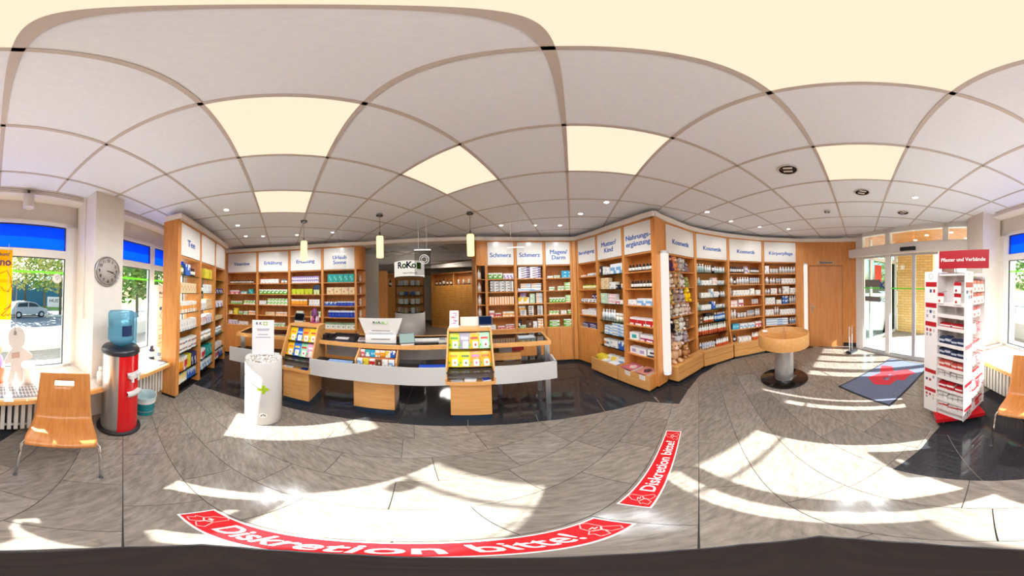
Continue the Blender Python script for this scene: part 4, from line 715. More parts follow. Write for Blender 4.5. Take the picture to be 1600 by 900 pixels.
def pod(a, b, label, rows, leaf, nm):
    a = Vector(a); b = Vector(b); L = (b-a).length; rz = math.atan2(b.y-a.y, b.x-a.x); t = thing('counter_display', label, 'display', (a.x,a.y,0), rz); mt = Matrix.Translation((a.x,a.y,0)) @ Matrix.Rotation(rz, 4, 'Z')
    side = [(0,.56),(-.005,.64),(.25,1.13),(.29,1.15),(.52,1.15),(.52,.56)]
    MB().prismx(side, -.012, .006).build('side_panel', WOODH, t); MB().prismx(side, L-.006, L+.012).build('side_panel', WOODH, t)
    MB().box(.006,.27,1.125,L-.006,.52,1.15).build('top_board', WOODH, t); MB().box(.006,0,.56,L-.006,.50,.578).build('tray_board', WOODH, t); MB().box(.006,.0,.578,L-.006,.012,.60).build('tray_lip', WOODH, t)
    sl = [(.16,.70),(.34,1.12),(.35,1.11),(.175,.695)]; MB().prismx(sl, .007, L-.007).build('sloped_board', M('b0a69c', .4), t); MB().prismx([(.10,.60),(.165,.70),(.175,.695),(.11,.59)], .007, L-.007).build('grey_kick', M('8a8078', .5), t)
    for z_, y_ in ((.71,.135), (.905,.215)): MB().prismx([(y_,z_-.01),(y_+.045,z_-.01),(y_+.045,z_-.004),(y_+.006,z_-.004),(y_-.012,z_+.028),(y_-.018,z_+.026)], .01, L-.01).build('bag_ledge', ACRYL, t)
    MB().box(.03,.05,.09,L-.03,.47,.559).build('base_body', WOODH, t); MB().box(.034,.046,.095,L-.034,.05,.555).build('base_front', WOODH, t); MB().box(.04,.062,.0015,L-.03,.45,.09).build('plinth', M('2a3a4c', .3), t)
    for r, (row, z0, y0) in enumerate(zip(rows, (.905, .712), (.215, .135))):
        n = len(row)
        for i, (c, c2, dn) in enumerate(row):
            o = bpy.data.objects.new('candy_bag', bagmesh(c, c2, (L-.02)/n*1.10, .212)); COL.objects.link(o)
            o.matrix_world = mt @ Matrix.Translation((.012+(L-.024)/n*(i+.5), y0+.006, z0)) @ Matrix.Rotation(-.40+random.uniform(-.03,.03), 4, 'X') @ Matrix.Rotation(random.uniform(-.04,.04), 4, 'Y')
            tag(o, f"{dn} candy bag, {ORDL[i]} in the {('upper','lower')[r]} row, {nm} display", 'candy bag', 'candy bags on the '+nm+' display')
    for x, y, w, d, h, c, lb in leaf:
        q = thing('leaflet_stack', lb, 'leaflets'); q.matrix_world = mt @ Matrix.Translation((x,y,.579)) @ Matrix.Rotation(random.uniform(-.3,.3), 4, 'Z'); MB().box(-w/2,-d/2,0,w/2,d/2,h).build('sheets', M('f0eeea', .5), q); MB().box(-w/2,-d/2,h,w/2,d/2,h+.001).build('cover', M(c, .4), q)
    return mt, L
Y_, O_, B_ = ('f2cf12','e07a1a','bright yellow'), ('f4a818','c8301c','orange yellow'), ('1c50c4','8ac0f0','blue')
pd1 = pod(Fp[1], Fp[2], 'sloping beech candy display at the left of the counter', [[Y_,B_,('f3a21a','d03020','orange'),('f0d21a','d04a30','yellow')], [('f2b81a','d07a2a','yellow orange'),('2a6cd0','f0d040','blue and yellow'),('8fd4a8','c03028','mint green'),('e8a0c4','f4f0f0','pink')]], [(.10,.06,.13,.07,.012,'e6e6ea','white leaflet stack on the left candy display tray'),(.33,.07,.10,.08,.012,'28408a','blue leaflet stack on the left candy display tray')], 'left')
pd2 = pod(Fp[5], Fp[6], 'sloping beech candy display at the middle of the counter', [[('c8d42a','4a9a3a','lime green'),('a49cac','e8e0ea','grey'),('f2b414','b02a1a','golden yellow'),('a8e4b8','c03838','mint green')], [('f4d80e','e09a10','bright yellow'),('f4d010','6a7a3a','yellow'),('f2a040','d078b8','orange and pink'),('f0aa1c','c87020','orange')]], [(.10,.07,.12,.07,.008,'d8d8d8','white flyer pile at the left of the middle display tray'),(.24,.06,.12,.05,.035,'e4e6ec','white leaflet box in the middle display tray'),(.40,.06,.08,.07,.03,'3a4a9a','blue leaflet stack at the right of the middle display tray')], 'middle')
# glass display niche with packets between the displays
gx = thing('packet_display', 'open beech packet display set into the counter front', 'display', (-1.56,1.33,0), math.atan2(1.56-1.33, .42)); gm = Matrix.Translation((-1.56,1.33,0)) @ Matrix.Rotation(math.atan2(.23,.42), 4, 'Z')
for x in (0, .455): MB().prismx([(.02,.712),(.02,.80),(.16,.90),(.27,.90),(.27,.712)], x, x+.014).build('cheek', WOODH, gx)
MB().box(.014,.255,.713,.455,.27,.90).build('back_panel', M('d4502a', .5), gx); MB().prismx([(.02,.713),(.10,.713),(.16,.80),(.16,.713)], .0145, .4545).build('step', M('b8622a', .5), gx)
k1 = [('pk','pink'),('te','teal'),('cy','cyan'),('ow','orange'),('or','orange'),('yw','yellow'),('bw','blue')]; k2 = [('bb','pale blue'),('ye','yellow'),('rw','red'),('bn','brown'),('wh','white'),('bb','pale blue')]
for i, (kk, dn) in enumerate(k1): tag(place('remedy_packet', carton(kk, .055, .03, .085), gm, .045+.0605*i, .175, .801), f"{dn} packet, {ORDL[i]} in the upper row of the counter packet display", 'packet', 'packets in the counter display')
for i, (kk, dn) in enumerate(k2): tag(place('remedy_packet', carton(kk, .06, .025, .085), gm, .05+.072*i, .045, .731), f"{dn} packet, {ORDL[i]} in the lower row of the counter packet display", 'packet', 'packets in the counter display')
for k, (i, t, c, lb) in enumerate(((2,.55,'8fb0e0','blue white folder lying in the counter tray right of the left display'), (4,.75,'2a50c0','blue folder lying in the counter tray left of the middle display'))):
    p = Vector(Fp[i]).lerp(Vector(Fp[i+1]), t); q = thing('folder', lb, 'folder', (p.x-.07,p.y+.13,.713), math.atan2(Fp[i+1][1]-Fp[i][1], Fp[i+1][0]-Fp[i][0])); MB().box(-.15,-.09,0,.15,.09,.01).build('cover', M(c, .3), q); MB().box(-.15,-.01,.0102,.15,.0,.0115).build('spine_strip', M('d8e0ee', .3), q)
# ================================================================ PLUSH TOYS
def plush(mt, x, y, z, c, c2, s, lb, rz=0, pose='sit', ears='round'):
    m = MB(); m.sph((0,0,.42*s), (.26*s,.24*s,.34*s)); m.sph((0,-.05*s,.92*s), (.27*s,.25*s,.25*s))
    for q in (-1, 1):
        m.sph((q*.27*s,-.12*s,.50*s), (.10*s,.13*s,.22*s), 0, 8, 6); m.sph((q*.19*s,-.27*s,.12*s), (.13*s,.24*s,.12*s), 0, 8, 6)
        if ears == 'round': m.sph((q*.22*s,0,1.12*s), (.10*s,.05*s,.10*s), 0, 8, 5)
        elif ears == 'big': m.sph((q*.34*s,.0,.92*s), (.19*s,.05*s,.2*s), 0, 8, 6)
        else: m.sph((q*.13*s,.02*s,1.25*s), (.06*s,.04*s,.2*s), 0, 8, 6)
    o = m.build('plush_toy', [M(c, .9, 0, .1), M(c2, .9, 0, .1)]); tag(o, lb, 'plush toy', 'plush toys in the first Kosmetik bay')
    o.matrix_world = mt @ Matrix.Translation((x, y, z)) @ Matrix.Rotation(rz, 4, 'Z')
    MB().sph((0,-.27*s,.86*s), (.13*s,.13*s,.10*s), 0, 8, 6).build('muzzle', M(c2, .9, 0, .1), o)
    for q in (-1, 1): MB().sph((q*.10*s,-.285*s,1.0*s), .035*s, 0, 6, 4).build('eye', M('141414', .2), o)
PZ = [1.82, 1.56, 1.31, 1.09, .84, .60]
for i, x, c, c2, s, e, lb in ((0,.10,'5a3a5e','d99a72',.16,'round','dark violet plush doll at the left of the top shelf'), (0,.26,'d98a5a','e8c0a0',.155,'round','orange haired plush doll on the top shelf'), (0,.46,'b4aca4','e0d6cc',.15,'big','pale grey plush mouse on the top shelf'), (0,.66,'8a7c86','c8b8b8',.11,'round','small mauve plush toy at the right of the top shelf'),
    (1,.10,'d8c2b0','efe2d4',.16,'round','pale pink plush bear at the left of the second shelf'), (1,.28,'b5906a','e8a272',.17,'big','tan plush puppet with orange muzzle on the second shelf'), (1,.48,'d9d2c8','8a8078',.14,'long','white plush rabbit on the second shelf'), (1,.67,'9aa060','d6cf9a',.11,'round','green plush frog at the right of the second shelf'),
    (2,.10,'c8b070','f0d8a0',.14,'round','straw coloured plush toy at the left of the third shelf'), (2,.27,'a08878','e0b496',.16,'round','brown plush bear on the third shelf'), (2,.46,'a898a0','d8c8cc',.15,'round','mauve plush bear on the third shelf'), (2,.66,'f2c818','f6e07a',.16,'long','bright yellow plush toy with dark dots on the third shelf'),
    (3,.12,'b0a494','d8ccbc',.14,'round','grey beige plush toy at the left of the fourth shelf'), (3,.34,'d9ccb8','f0e6d8',.15,'round','round white faced plush owl on the fourth shelf'), (3,.52,'dcc8b8','f4e6dc',.145,'round','cream plush owl in the middle of the fourth shelf'), (3,.68,'d8b8b4','f0dcd8',.13,'long','pink plush rabbit at the right of the fourth shelf'),
    (4,.11,'22222a','e8e4e0',.16,'round','black and white plush penguin on the fifth shelf'), (4,.28,'c8b488','e8dcc0',.13,'big','straw plush toy beside the penguin on the fifth shelf'), (4,.46,'e2e0dc','b0a8a0',.14,'long','white plush rabbit on the fifth shelf'), (4,.64,'8a6a50','c8a890',.13,'long','brown long eared plush toy on the fifth shelf'),
    (5,.12,'a8887a','d8c0b4',.16,'round','brown grey plush bear on the lowest shelf'), (5,.34,'d8d6d6','6a6a70',.17,'big','white spotted plush cow on the lowest shelf'), (5,.58,'b4a4ac','d8ccd0',.13,'round','mauve plush mouse on the lowest shelf')):
    plush(c1[0], x*c1[1]+.05, .05, PZ[i]+.001, c, c2, s*1.34, lb, random.uniform(-.5,.1), ears=e)
plush(p1[0], .17, .0, .341, 'd9b08a', 'e8cbb0', .30, 'large beige plush elephant sitting on the plinth', -.3, ears='big'); plush(p1[0], .43, -.02, .341, 'c08a5a', 'e0b890', .20, 'tan plush monkey sitting on the plinth below the toy shelves', -.35)
# ================================================================ ROUND DISPLAY TABLE
rt = thing('round_table', 'round beech display table with four compartments on a steel column', 'table', (2.80,.26,0), 0)
MB().lathe([(.001,0),(.365,0),(.37,.008),(.37,.014),(.365,.02),(.001,.02)], 40).build('base_disc', M('1c1917', .06), rt)
MB().lathe([(.148,.02),(.148,.63)], 32).build('column', M('c9cacb', .3, .75), rt)
MB().lathe([(.001,.63),(.392,.63),(.392,.63),(.395,.64),(.395,.825),(.39,.83),(.375,.83),(.372,.825),(.372,.70),(.372,.70),(.001,.70)], 48).build('drum', WOODH, rt)
for k in range(2): MB().box(-.371,-.009,.701,.371,.009,.818).build('divider', WOODH, rt, (0,0,0), math.radians(5+90*k))
fl_ = thing('paper_rose', 'white paper rose lying in the round display table', 'flower', (2.98,.47,.702)); MB().tube([(0,0,.02),(-.09,.05,.03),(-.16,.07,.10)], .006).build('stem', M('4f8a4a', .6), fl_)
for k in range(7): MB().sph((-.19+.022*math.cos(k*.9),.08+.022*math.sin(k*.9),.13+.006*(k % 3)), (.024,.024,.018), 0, 8, 5).build('petal', M('f4efe8', .6), fl_)
# ================================================================ ENTRANCE MAT, FLOOR SIGNS, CAMERA PLATE
ma = math.radians(31.6); mat_ = thing('doormat', 'blue grey entrance mat with red emblem on the granite floor', 'mat', (2.459,-.508,0), ma+PI)
BLM = noisemat('mat_blue', '5a6078', '6c7288', 90, .95, (1,1,1), 2)
MB().box(0,.0,.0005,.825,1.45,.006).build('rubber_edge', M('1e1f26', .7), mat_); MB().box(.025,.025,.005,.80,1.425,.009).build('pile', BLM, mat_)
emb = [(.116,.888),(.054,1.033),(.234,1.091),(.368,.919),(.53,1.105),(.709,1.016),(.658,.875),(.661,.776),(.654,.70),(.559,.675),(.542,.475),(.361,.372),(.271,.419),(.133,.508),(.173,.623),(.204,.761)]
MB().prism([(x, y) for x, y in emb], .0088, .0098).build('emblem', M('c8303a', .95), mat_)
MB().lathe([(.001,0),(.045,0),(.045,.0006),(.001,.0006)], 16, (.40,.62,.0098)).build('emblem_hole', M('6c7288', .95), mat_); MB().ribbon([(.40,.66),(.40,.74),(.34,.78),(.46,.78)], .02, .0098, .0104).build('emblem_cup', M('6c7288', .95), mat_)
OUT = [(.095,.123),(.114,.114),(.111,.065),(.138,.029),(.121,.015),(.086,.027),(.082,.04),(.064,.018),(.032,.022),(.042,.043),(.031,.05),(.058,.066),(.064,.095)]
for (x, y), lb in (((-.583,-.124), 'red floor strip lettered Diskretion bitte lying nearest the camera plate'), ((.384,.464), 'red floor strip lettered Diskretion bitte lying nearer the plush toys')):
    t = thing('floor_sign', lb, 'floor sign', (x,y,0), math.radians(31.2)); LS = .978
    MB().box(0,0,.0005,LS,.131,.0018).build('white_border', M('f4efec', .6, 0, .25), t); MB().box(.008,.008,.0016,LS-.008,.123,.0024).build('red_field', M('d31a22', .6, 0, .25), t)
    text('lettering', 'Diskretion bitte!', .098, M('fbf6f4', .6, 0, .25), t, (LS/2,.063,.0026), (0,0,0), .012, .0003)
    for e0 in (0, LS-.17):
        MB().ribbon([(a+e0, b) for a, b in OUT], .0035, .0024, .003, True).build('emblem_outline', M('f0b8b4', .5), t)
        MB().ribbon([(e0+.062,.062),(e0+.085,.052),(e0+.105,.066)], .005, .0024, .003).ribbon([(e0+.085,.050),(e0+.085,.038)], .006, .0024, .003).ribbon([(e0+.07,.075),(e0+.09,.080),(e0+.08,.068),(e0+.098,.072)], .004, .0024, .003).build('emblem_cup', M('f6dcd8', .5), t)
cp = [(-.264,-.11),(-.32,-.015),(-.298,.037),(-.251,.096),(-.181,.146),(-.097,.172),(-.04,.178),(.055,.181),(.14,.16),(.226,.105),(.312,-.018),(.274,-.083),(.189,-.16),(.093,-.194),(.038,-.196),(-.04,-.198),(-.116,-.191),(-.195,-.166)]
pl_ = thing('floor_plate', 'dark brown oval plate on the floor straight below the camera', 'plate', (0,0,0)); MB().prism(cp, .0, .010).build('rim', M('1a1717', .3), pl_); MB().prism([(x*.96, y*.95) for x, y in cp], .010, .013).build('top_face', noisemat('dark_plate', '170e0b', '241713', 6, .85, (1,8,1), 3), pl_)
# ================================================================ CHAIRS
def chair(x, y, rz, label):
    t = thing('stacking_chair', label, 'chair', (x,y,0), rz, 'beech shell chairs by the windows')
    prof = [(.045,.425),(.06,.447),(.12,.452),(.25,.440),(.36,.438),(.40,.452),(.425,.50),(.45,.58),(.485,.70),(.52,.82),(.53,.855)]
    prof = [(p[0], p[1]) for p in prof]; prof = smooth(prof, 3); n = len(prof); nx = 16; W2 = .205; m = MB(); hole = set(); HZ = (.725, .785)
    def wd(v): return W2*(1-.10*max(0, (v-.5))*1.2)*(1-.04*math.cos(min(v*12, PI)))
    for j, (py, pz) in enumerate(prof):
        v = j/(n-1)
        for i in range(nx+1):
            u = i/nx*2-1; cv = .012*(1-u*u)*(1 if pz > .5 else .4); m.v.append((u*wd(v), py+(cv if pz > .5 else 0), pz-(cv if pz <= .5 else 0)))
    for j in range(n-1):
        for i in range(nx):
            zc = (prof[j][1]+prof[j+1][1])/2; u = (i+.5)/nx*2-1
            if HZ[0] < zc < HZ[1] and prof[j][0] > .44 and abs(u) < (.33 if zc > .75 else .26): continue
            m.f.append((j*(nx+1)+i, j*(nx+1)+i+1, (j+1)*(nx+1)+i+1, (j+1)*(nx+1)+i)); m.m.append(0); m.sm.append(True)
    o = m.build('shell', PLY, t); md = o.modifiers.new('thickness', 'SOLIDIFY'); md.thickness = .011; md.offset = 0
    for s in (-1, 1):
        MB().tube([(s*.225,-.005,.008),(s*.222,.03,.25),(s*.215,.06,.41),(s*.20,.10,.432),(s*.19,.22,.425)], .011, 10).build('leg', CHROME, t); MB().tube([(s*.225,.50,.008),(s*.222,.44,.25),(s*.215,.36,.40),(s*.20,.32,.425),(s*.19,.20,.425)], .011, 10).build('leg', CHROME, t)
        MB().cyl((s*.225,-.005), .013, 0, .02, 10).build('foot_cap', M('50505a', .5), t); MB().cyl((s*.225,.50), .013, 0, .02, 10).build('foot_cap', M('50505a', .5), t)
    MB().tube([(-.19,.22,.425),(.19,.22,.425)], .010, 8).build('cross_bar', CHROME, t); return t
chair(-.62, -.725, math.radians(138), 'beech plywood shell chair with chrome legs beside the water cooler'); chair(.417, -1.182, math.radians(-170.2), 'beech plywood shell chair with chrome legs beside the plaster display')
# ================================================================ WATER COOLER, BIN
cx, cy = -1.50, -.93; wc = thing('water_cooler', 'round steel and red water cooler with blue bottle by the clock pillar', 'water cooler', (cx,cy,0), math.atan2(.98,.237))
MB().lathe([(.001,0),(.205,0),(.21,.01),(.21,.03),(.20,.04),(.001,.04)], 32).build('foot_ring', M('1d1c1e', .5), wc)
MB().lathe([(.172,.04),(.172,.99)], 40, a0=math.radians(48), a1=math.radians(312)).build('steel_body', STEEL, wc); MB().lathe([(.176,.04),(.176,.99)], 20, a0=math.radians(-48), a1=math.radians(48)).build('red_front', M('d4141c', .18), wc)
MB().lathe([(.001,.99),(.182,.99),(.185,1.0),(.185,1.025),(.17,1.045),(.06,1.05),(.001,1.05)], 32).build('top_cover', M('22252c', .35), wc)
for a in (-.18, .18):
    f = MB().box(.165,-.03,.76,.21,.03,.80).build('tap', M('d9d5d2', .3), wc, (0,0,0), a); MB().cyl((.20,0), .012, .72, .76, 10).build('spout', M('c0bcb8', .3), f)
MB().lathe([(.165,.775),(.19,.775),(.19,.815),(.165,.815)], 12, a0=-.42, a1=.42).build('tap_bar', M('c9c4c0', .3), wc)
MB().lathe([(.15,.55),(.215,.56),(.215,.60),(.15,.605)], 14, a0=-.42, a1=.42).build('drip_tray', M('cfccc8', .3), wc)
wb = MB().lathe([(.03,1.045),(.05,1.06),(.10,1.085),(.128,1.12),(.128,1.16),(.123,1.17),(.128,1.18),(.128,1.235),(.123,1.245),(.128,1.255),(.128,1.315),(.123,1.325),(.128,1.335),(.127,1.375),(.115,1.395),(.001,1.398)], 32).build('water_bottle', WATERP, wc)
MB().lathe([(.045,1.055),(.095,1.087),(.122,1.12),(.122,1.30),(.001,1.30)], 24).build('water', glassmat('water', 'd6eff9', .15), wb)
MB().lathe([(.1295,1.17),(.1295,1.27)], 8, a0=-.72, a1=.08).build('bottle_label', M('15305a', .4), wb)
MB().lathe([(.038,.88),(.042,1.36),(.001,1.362)], 14, (-.03,.205,0)).build('cup_dispenser', WATERP, wc)
bn = thing('waste_bin', 'small teal waste bin with white liner beside the water cooler', 'bin', (-1.885,-.835,0)); MB().lathe([(.001,0),(.10,0),(.10,.002),(.118,.22)], 28).build('bucket', M('0f7f86', .35), bn); MB().lathe([(.119,.20),(.124,.215),(.128,.29),(.132,.30),(.124,.295),(.115,.20),(.105,.06),(.001,.05)], 28).build('liner_bag', M('c4d8da', .5), bn); MB().lathe([(.121,.205),(.127,.225),(.125,.25),(.13,.262)], 28).build('liner_cuff', M('e8e6e2', .6), bn)
# ================================================================ WHITE DRUM WITH CARD
def bend(me, r):
    for v in me.vertices: a = v.co.x/r; rr = r-v.co.y; v.co = (rr*math.sin(a), -rr*math.cos(a), v.co.z)
    me.update(); return me
dm = thing('collection_drum', 'waist-high white round drum with lime arrow cross before the counter', 'drum', (-1.952,.434,0), math.atan2(-.434,1.952)+PI/2)
MB().lathe([(.001,0),(.193,0),(.2,.012),(.2,.86),(.197,.865),(.192,.86),(.190,.83),(.001,.82)], 48).build('shell', M('dcd9d6', .22), dm)
m = MB()
arrow = [(-.06,-.016),(-.016,-.016),(-.016,-.055),(.016,-.055),(.016,-.016),(.02,-.016),(.02,-.032),(.065,0),(.02,.032),(.02,.016),(.016,.016),(.016,.055),(-.016,.055),(-.016,.016),(-.06,.016)]
mm = MB().prism(arrow, 0, .0015).mesh('arrow_cross', M('b4d21e', .4))
for v in mm.vertices: v.co = (v.co.x, -v.co.z-.0006, v.co.y+.54)
obj('arrow_cross', bend(mm, .2), dm)
mm = MB().prism([(.04*math.cos(k*PI/10), .04*math.sin(k*PI/10)) for k in range(20)], 0, .001).mesh('emblem', M('f6f4f0', .4))
for v in mm.vertices: v.co = (v.co.x, -v.co.z-.0005, v.co.y+.165)
eo = obj('emblem', bend(mm, .2), dm)
for k in range(5):
    a = PI*(k-.0)/4; mm = MB().prism([(.006*math.cos(j*PI/4)+.02*math.cos(a), .006*math.sin(j*PI/4)+.018*math.sin(a)-.004) for j in range(8)], .001, .0018).mesh('emblem_mark', M('2c2c30', .5))
    for v in mm.vertices: v.co = (v.co.x, -v.co.z-.0005, v.co.y+.165)
    obj('emblem_mark', bend(mm, .2), eo)
m = MB(); 
for k in range(150): a = random.random()*6.28; r = .175*math.sqrt(random.random()); m.sph((r*math.cos(a), r*math.sin(a), .84+random.random()*.018), (random.uniform(.01,.02), random.uniform(.006,.012), random.uniform(.005,.012)), random.choice((0,0,0,1,2)), 6, 4)
stuff(tag(m.build('wrapped_sweets', [M('ece6e0', .4), M('b8aea6', .4), M('d8c0a8', .4)], None, (-1.952,.434,0)), 'small white wrapped sweets heaped in the top of the drum', 'sweets', None, 'stuff'))
cdv = thing('info_card', 'tall white printed card standing in the top of the drum', 'card', (-2.06,.45,.85), math.atan2(.215,.045)); MB().box(-.125,0,0,.125,.012,.425).build('panel', M('f0eef0', .5), cdv)
for x, s, c in ((-.07,'R','35353c'), (-.03,'K','35353c')): text('lettering', s, .045, M(c), cdv, (x,-.002,.385), UPR, .02)
MB().ribbon([(.005,.37),(.045,.37),(.045,.40),(.005,.40)], .008, 0, .001, True).build('logo_frame', M('a8c81e'), cdv, (0,-.001,0), UPR)
for z, w in ((.315,.15), (.30,.13), (.25,.12), (.215,.17)): MB().box(-w/2,-.0015,z,w/2,0,z+.009).build('print_line', M('a29cae', .6), cdv)
# ================================================================ PLASTER DISPLAY TOWER
ta = math.radians(9.6); TC = (1.223, -1.40); tw_ = thing('display_tower', 'white four-sided plaster display tower on a red rolling base', 'display', (TC[0],TC[1],0), ta); tm = Matrix.Translation((TC[0],TC[1],0)) @ Matrix.Rotation(ta, 4, 'Z')
TWM = M('e9e2df', .4); hs = .222; GRY = M('b9b2b0', .5)
MB().box(-.235,-.235,.085,.235,.235,.135).build('red_base', M('c8141f', .3), tw_, (0,0,0), math.radians(47.9))
for a in range(4):
    an = math.radians(47.9+45+90*a); px, py = .27*math.cos(an), .27*math.sin(an); c = MB().cyl((px,py), .012, .06, .09, 8).build('castor_fork', STEEL, tw_); MB().lathe([(.001,-.012),(.027,-.012),(.03,0),(.027,.012),(.001,.012)], 12).build('castor_wheel', M('26262a', .5), c, (px,py,.03), (PI/2,0,an))
MB().box(-.06,-.06,.135,.06,.06,1.70).build('core', TWM, tw_); MB().box(-.215,-.215,.13,.215,.215,.145).build('floor_board', TWM, tw_); MB().box(-.2,-.2,1.66,.2,.2,1.675).build('top_board', TWM, tw_)
def quad(k):        # side k: x along the side as seen from outside, y into the tower
    return Matrix.Rotation(PI/2*k, 4, 'Z') @ Matrix.Translation((0,hs,0)) @ Matrix.Rotation(PI, 4, 'Z')
def sub(o, m): o.matrix_local = m; return o
BARZ = {0:(1.60,1.40,1.215,.70,.46), 1:(1.60,1.03,.62,.30), 2:(1.60,1.2,.8), 3:(1.60,1.2,.8)}
for k in range(4):
    q = quad(k)
    p = sub(MB().box(-hs-.003,-.004,.13,-hs+.150,.004,1.70).build('print_board', M('f0ebe9', .35), tw_), q)
    sub(MB().box(-hs,0,.145,-hs+.006,hs*1.55,1.69).build('fin_board', TWM, tw_), q @ Matrix.Translation((.151,0,0)))
    for z in BARZ[k]: MB().box(-hs+.01,-.0055,z-.045,-hs+.145,-.004,z).build('red_label', M('b81524', .4), p)
    for z in BARZ[k]:
        for r in range(2):
            for c in range(3):
                if random.random() < .75: MB().box(-hs+.02+c*.042,-.0052,z-.10-r*.045,-hs+.045+c*.042,-.004,z-.07-r*.045).build('print_picture', random.choice([M('a8a2a4', .5), M('b8343c', .5), M('3a4a80', .5), M('cfc6c2', .5), M('58b0d0', .5)]), p)
    MB().lathe([(.022,0),(.026,0)], 20).ribbon([(.026*math.cos(a*PI/8), .026*math.sin(a*PI/8)) for a in range(16)], .003, 0, .0008, True).build('round_logo', GRY, p, (-hs+.075,-.0045,1.655), UPR)
    for z in ((1.32,1.20) if k == 0 else (1.52,)): text('lettering', 'Pflaster', .026, GRY, p, (-hs+.075,-.0047,z), UPR, 0, .0002)
# side 0 (towards the counter): trays; side 1: hooks. quad(0) faces +y of the tower, quad(1) faces -x
q0 = quad(0); TZ = [1.395, 1.285, 1.165, 1.0, .88, .75, .64, .49, .35, .22]
PKC = [('red and white plaster pack', 'c01c28', 'f2eeea'), ('white bandage pack with red mark', 'f1eeea', 'c8222c'), ('dark blue bandage pack', '2c3658', 'c8ccd8'), ('salmon red bandage roll pack', 'd8584c', 'f4e4dc'), ('white gauze pack', 'efeae6', 'b8b0ac')]
def packmesh(c1_, c2_, w, d, h):
    k = ('p', c1_, c2_, w, d, h)
    if k not in _C:
        m = MB(); m.box(-w/2,0,0,w/2,d,h*.45,0); m.box(-w/2,0,h*.45,w/2,d,h*.75,1); m.prismx([(0,h*.75),(0,h*.92),(d*.5,h),(d,h*.92),(d,h*.75)], -w/2, w/2, 0); _C[k] = m.mesh('pack', [M(c1_, .35), M(c2_, .35)])
    return _C[k]
for i, z in enumerate(TZ):
    t = sub(MB().prismx([(.0,z-.012),(-.0,z+.022),(.004,z+.022),(.006,z-.002),(.155,z+.012),(.155,z)], -.072, hs-.004).build('tray', TWM, tw_), q0)
    if i in (0, 1): continue
    kinds = {2:(0,2), 3:(2,4), 4:(2,4), 5:(3,4), 6:(4,4), 7:(0,3), 8:(4,5), 9:(1,5)}[i]; n = kinds[1]; w = (.27)/n; pk = PKC[kinds[0]]
    for j in range(n):
        o = place('plaster_pack', packmesh(pk[1], pk[2], round(w*.85, 3), .06, (.07, .085, .062)[j % 3] if i > 2 else .045), tm @ q0, -.068+w*(j+.5), .03, z+.003, random.uniform(-.12, .12)); o.matrix_world = o.matrix_world @ Matrix.Rotation(.09, 4, 'X')
        tag(o, f"{pk[0]}, {ORDL[j]}, {['','','uppermost','second','third','fourth','fifth','sixth','seventh','lowest'][i]} filled plaster tower tray", 'plaster pack', 'packs on the tower trays')
def hanger(q, x, z, c1_, c2_, lb, w=.07, h=.10, y=-.0):
    hk = sub(MB().tube([(x,.10,z+.012),(x,-.03,z),(x,-.036,z+.012)], .0025, 6).build('hook', M('b0303a', .4), tw_), q)
    k = ('h', c1_, c2_, w, h)
    if k not in _C:
        m = MB(); m.box(-w/2,0,-h*.3,w/2,.003,0,0); m.prismx([(-.010,-h*.95),(-.004,-h*.3),(.006,-h*.3),(.012,-h*.95),(.006,-h),(-.004,-h)], -w/2, w/2, 1); m.sph((-w*.15,-.009,-h*.72), (w*.16,.003,w*.18), 0, 8, 5); _C[k] = m.mesh('hanging_pack', [M(c1_, .3), M(c2_, .3)])
    o = bpy.data.objects.new('hanging_pack', _C[k]); COL.objects.link(o); o.matrix_world = tm @ q @ Matrix.Translation((x, .0, z-.001)) @ Matrix.Rotation(random.uniform(-.06,.06), 4, 'Z'); tag(o, lb, 'hanging pack', 'packs hanging on the plaster tower')
for r, z in enumerate((1.60, 1.50)):
    for j, x in enumerate((-.03, .06, .15)):
        if (r, j) in ((0,0), (0,1), (1,1)): continue
        hanger(q0, x, z, 'b81824', 'ece6e2', f"hanging red topped plaster pack, {('left','middle','right')[j]} in the {('top','second')[r]} hook row facing the counter")
q1 = quad(1); hz = (1.62, 1.50, 1.37, 1.21, 1.03, .87, .71, .585, .467, .30)
for r, z in enumerate(hz):
    for j, x in enumerate((-.03, .055, .14)):
        if r in (2, 3, 4) and j == 2: continue
        c = [('c8242e','efe9e6'), ('b81c28','f0ebe8'), ('d8d2ce','efebe8'), ('c02030','e05058')][(r*2+j) % 4 if r > 2 else (r+j) % 2]
        hanger(q1, x, z, c[0], c[1], f"hanging red and white pack, {('left','middle','right')[j]} in hook row {['one','two','three','four','five','six','seven','eight','nine','ten'][r]} facing the chairs", .072, .11 if r < 2 else .10)
sg = thing('header_sign', 'red Pflaster und Verbände sign on top of the white display tower', 'sign', (1.02,-1.245,0), math.radians(21+180)); MB().box(-.235,0,1.722,.235,.008,1.885).build('plate', M('a80f20', .4), sg); MB().box(-.235,-.001,1.722,-.226,.012,1.885).build('white_edge', WHITE, sg)
text('lettering', 'Pflaster und Verbände', .046, M('f4ece8'), sg, (0,-.002,1.80), UPR, .012)
s2 = thing('header_sign', 'dark red second header sign seen edge-on at the side of the tower top', 'sign', (1.278,-1.335,0), math.radians(104)); MB().box(-.12,0,1.70,.12,.008,1.86).build('plate', M('a01426', .35), s2)
MB().tube([(0,0,1.66),(-.02,.05,1.80)], .006).build('sign_post', STEEL, tw_)
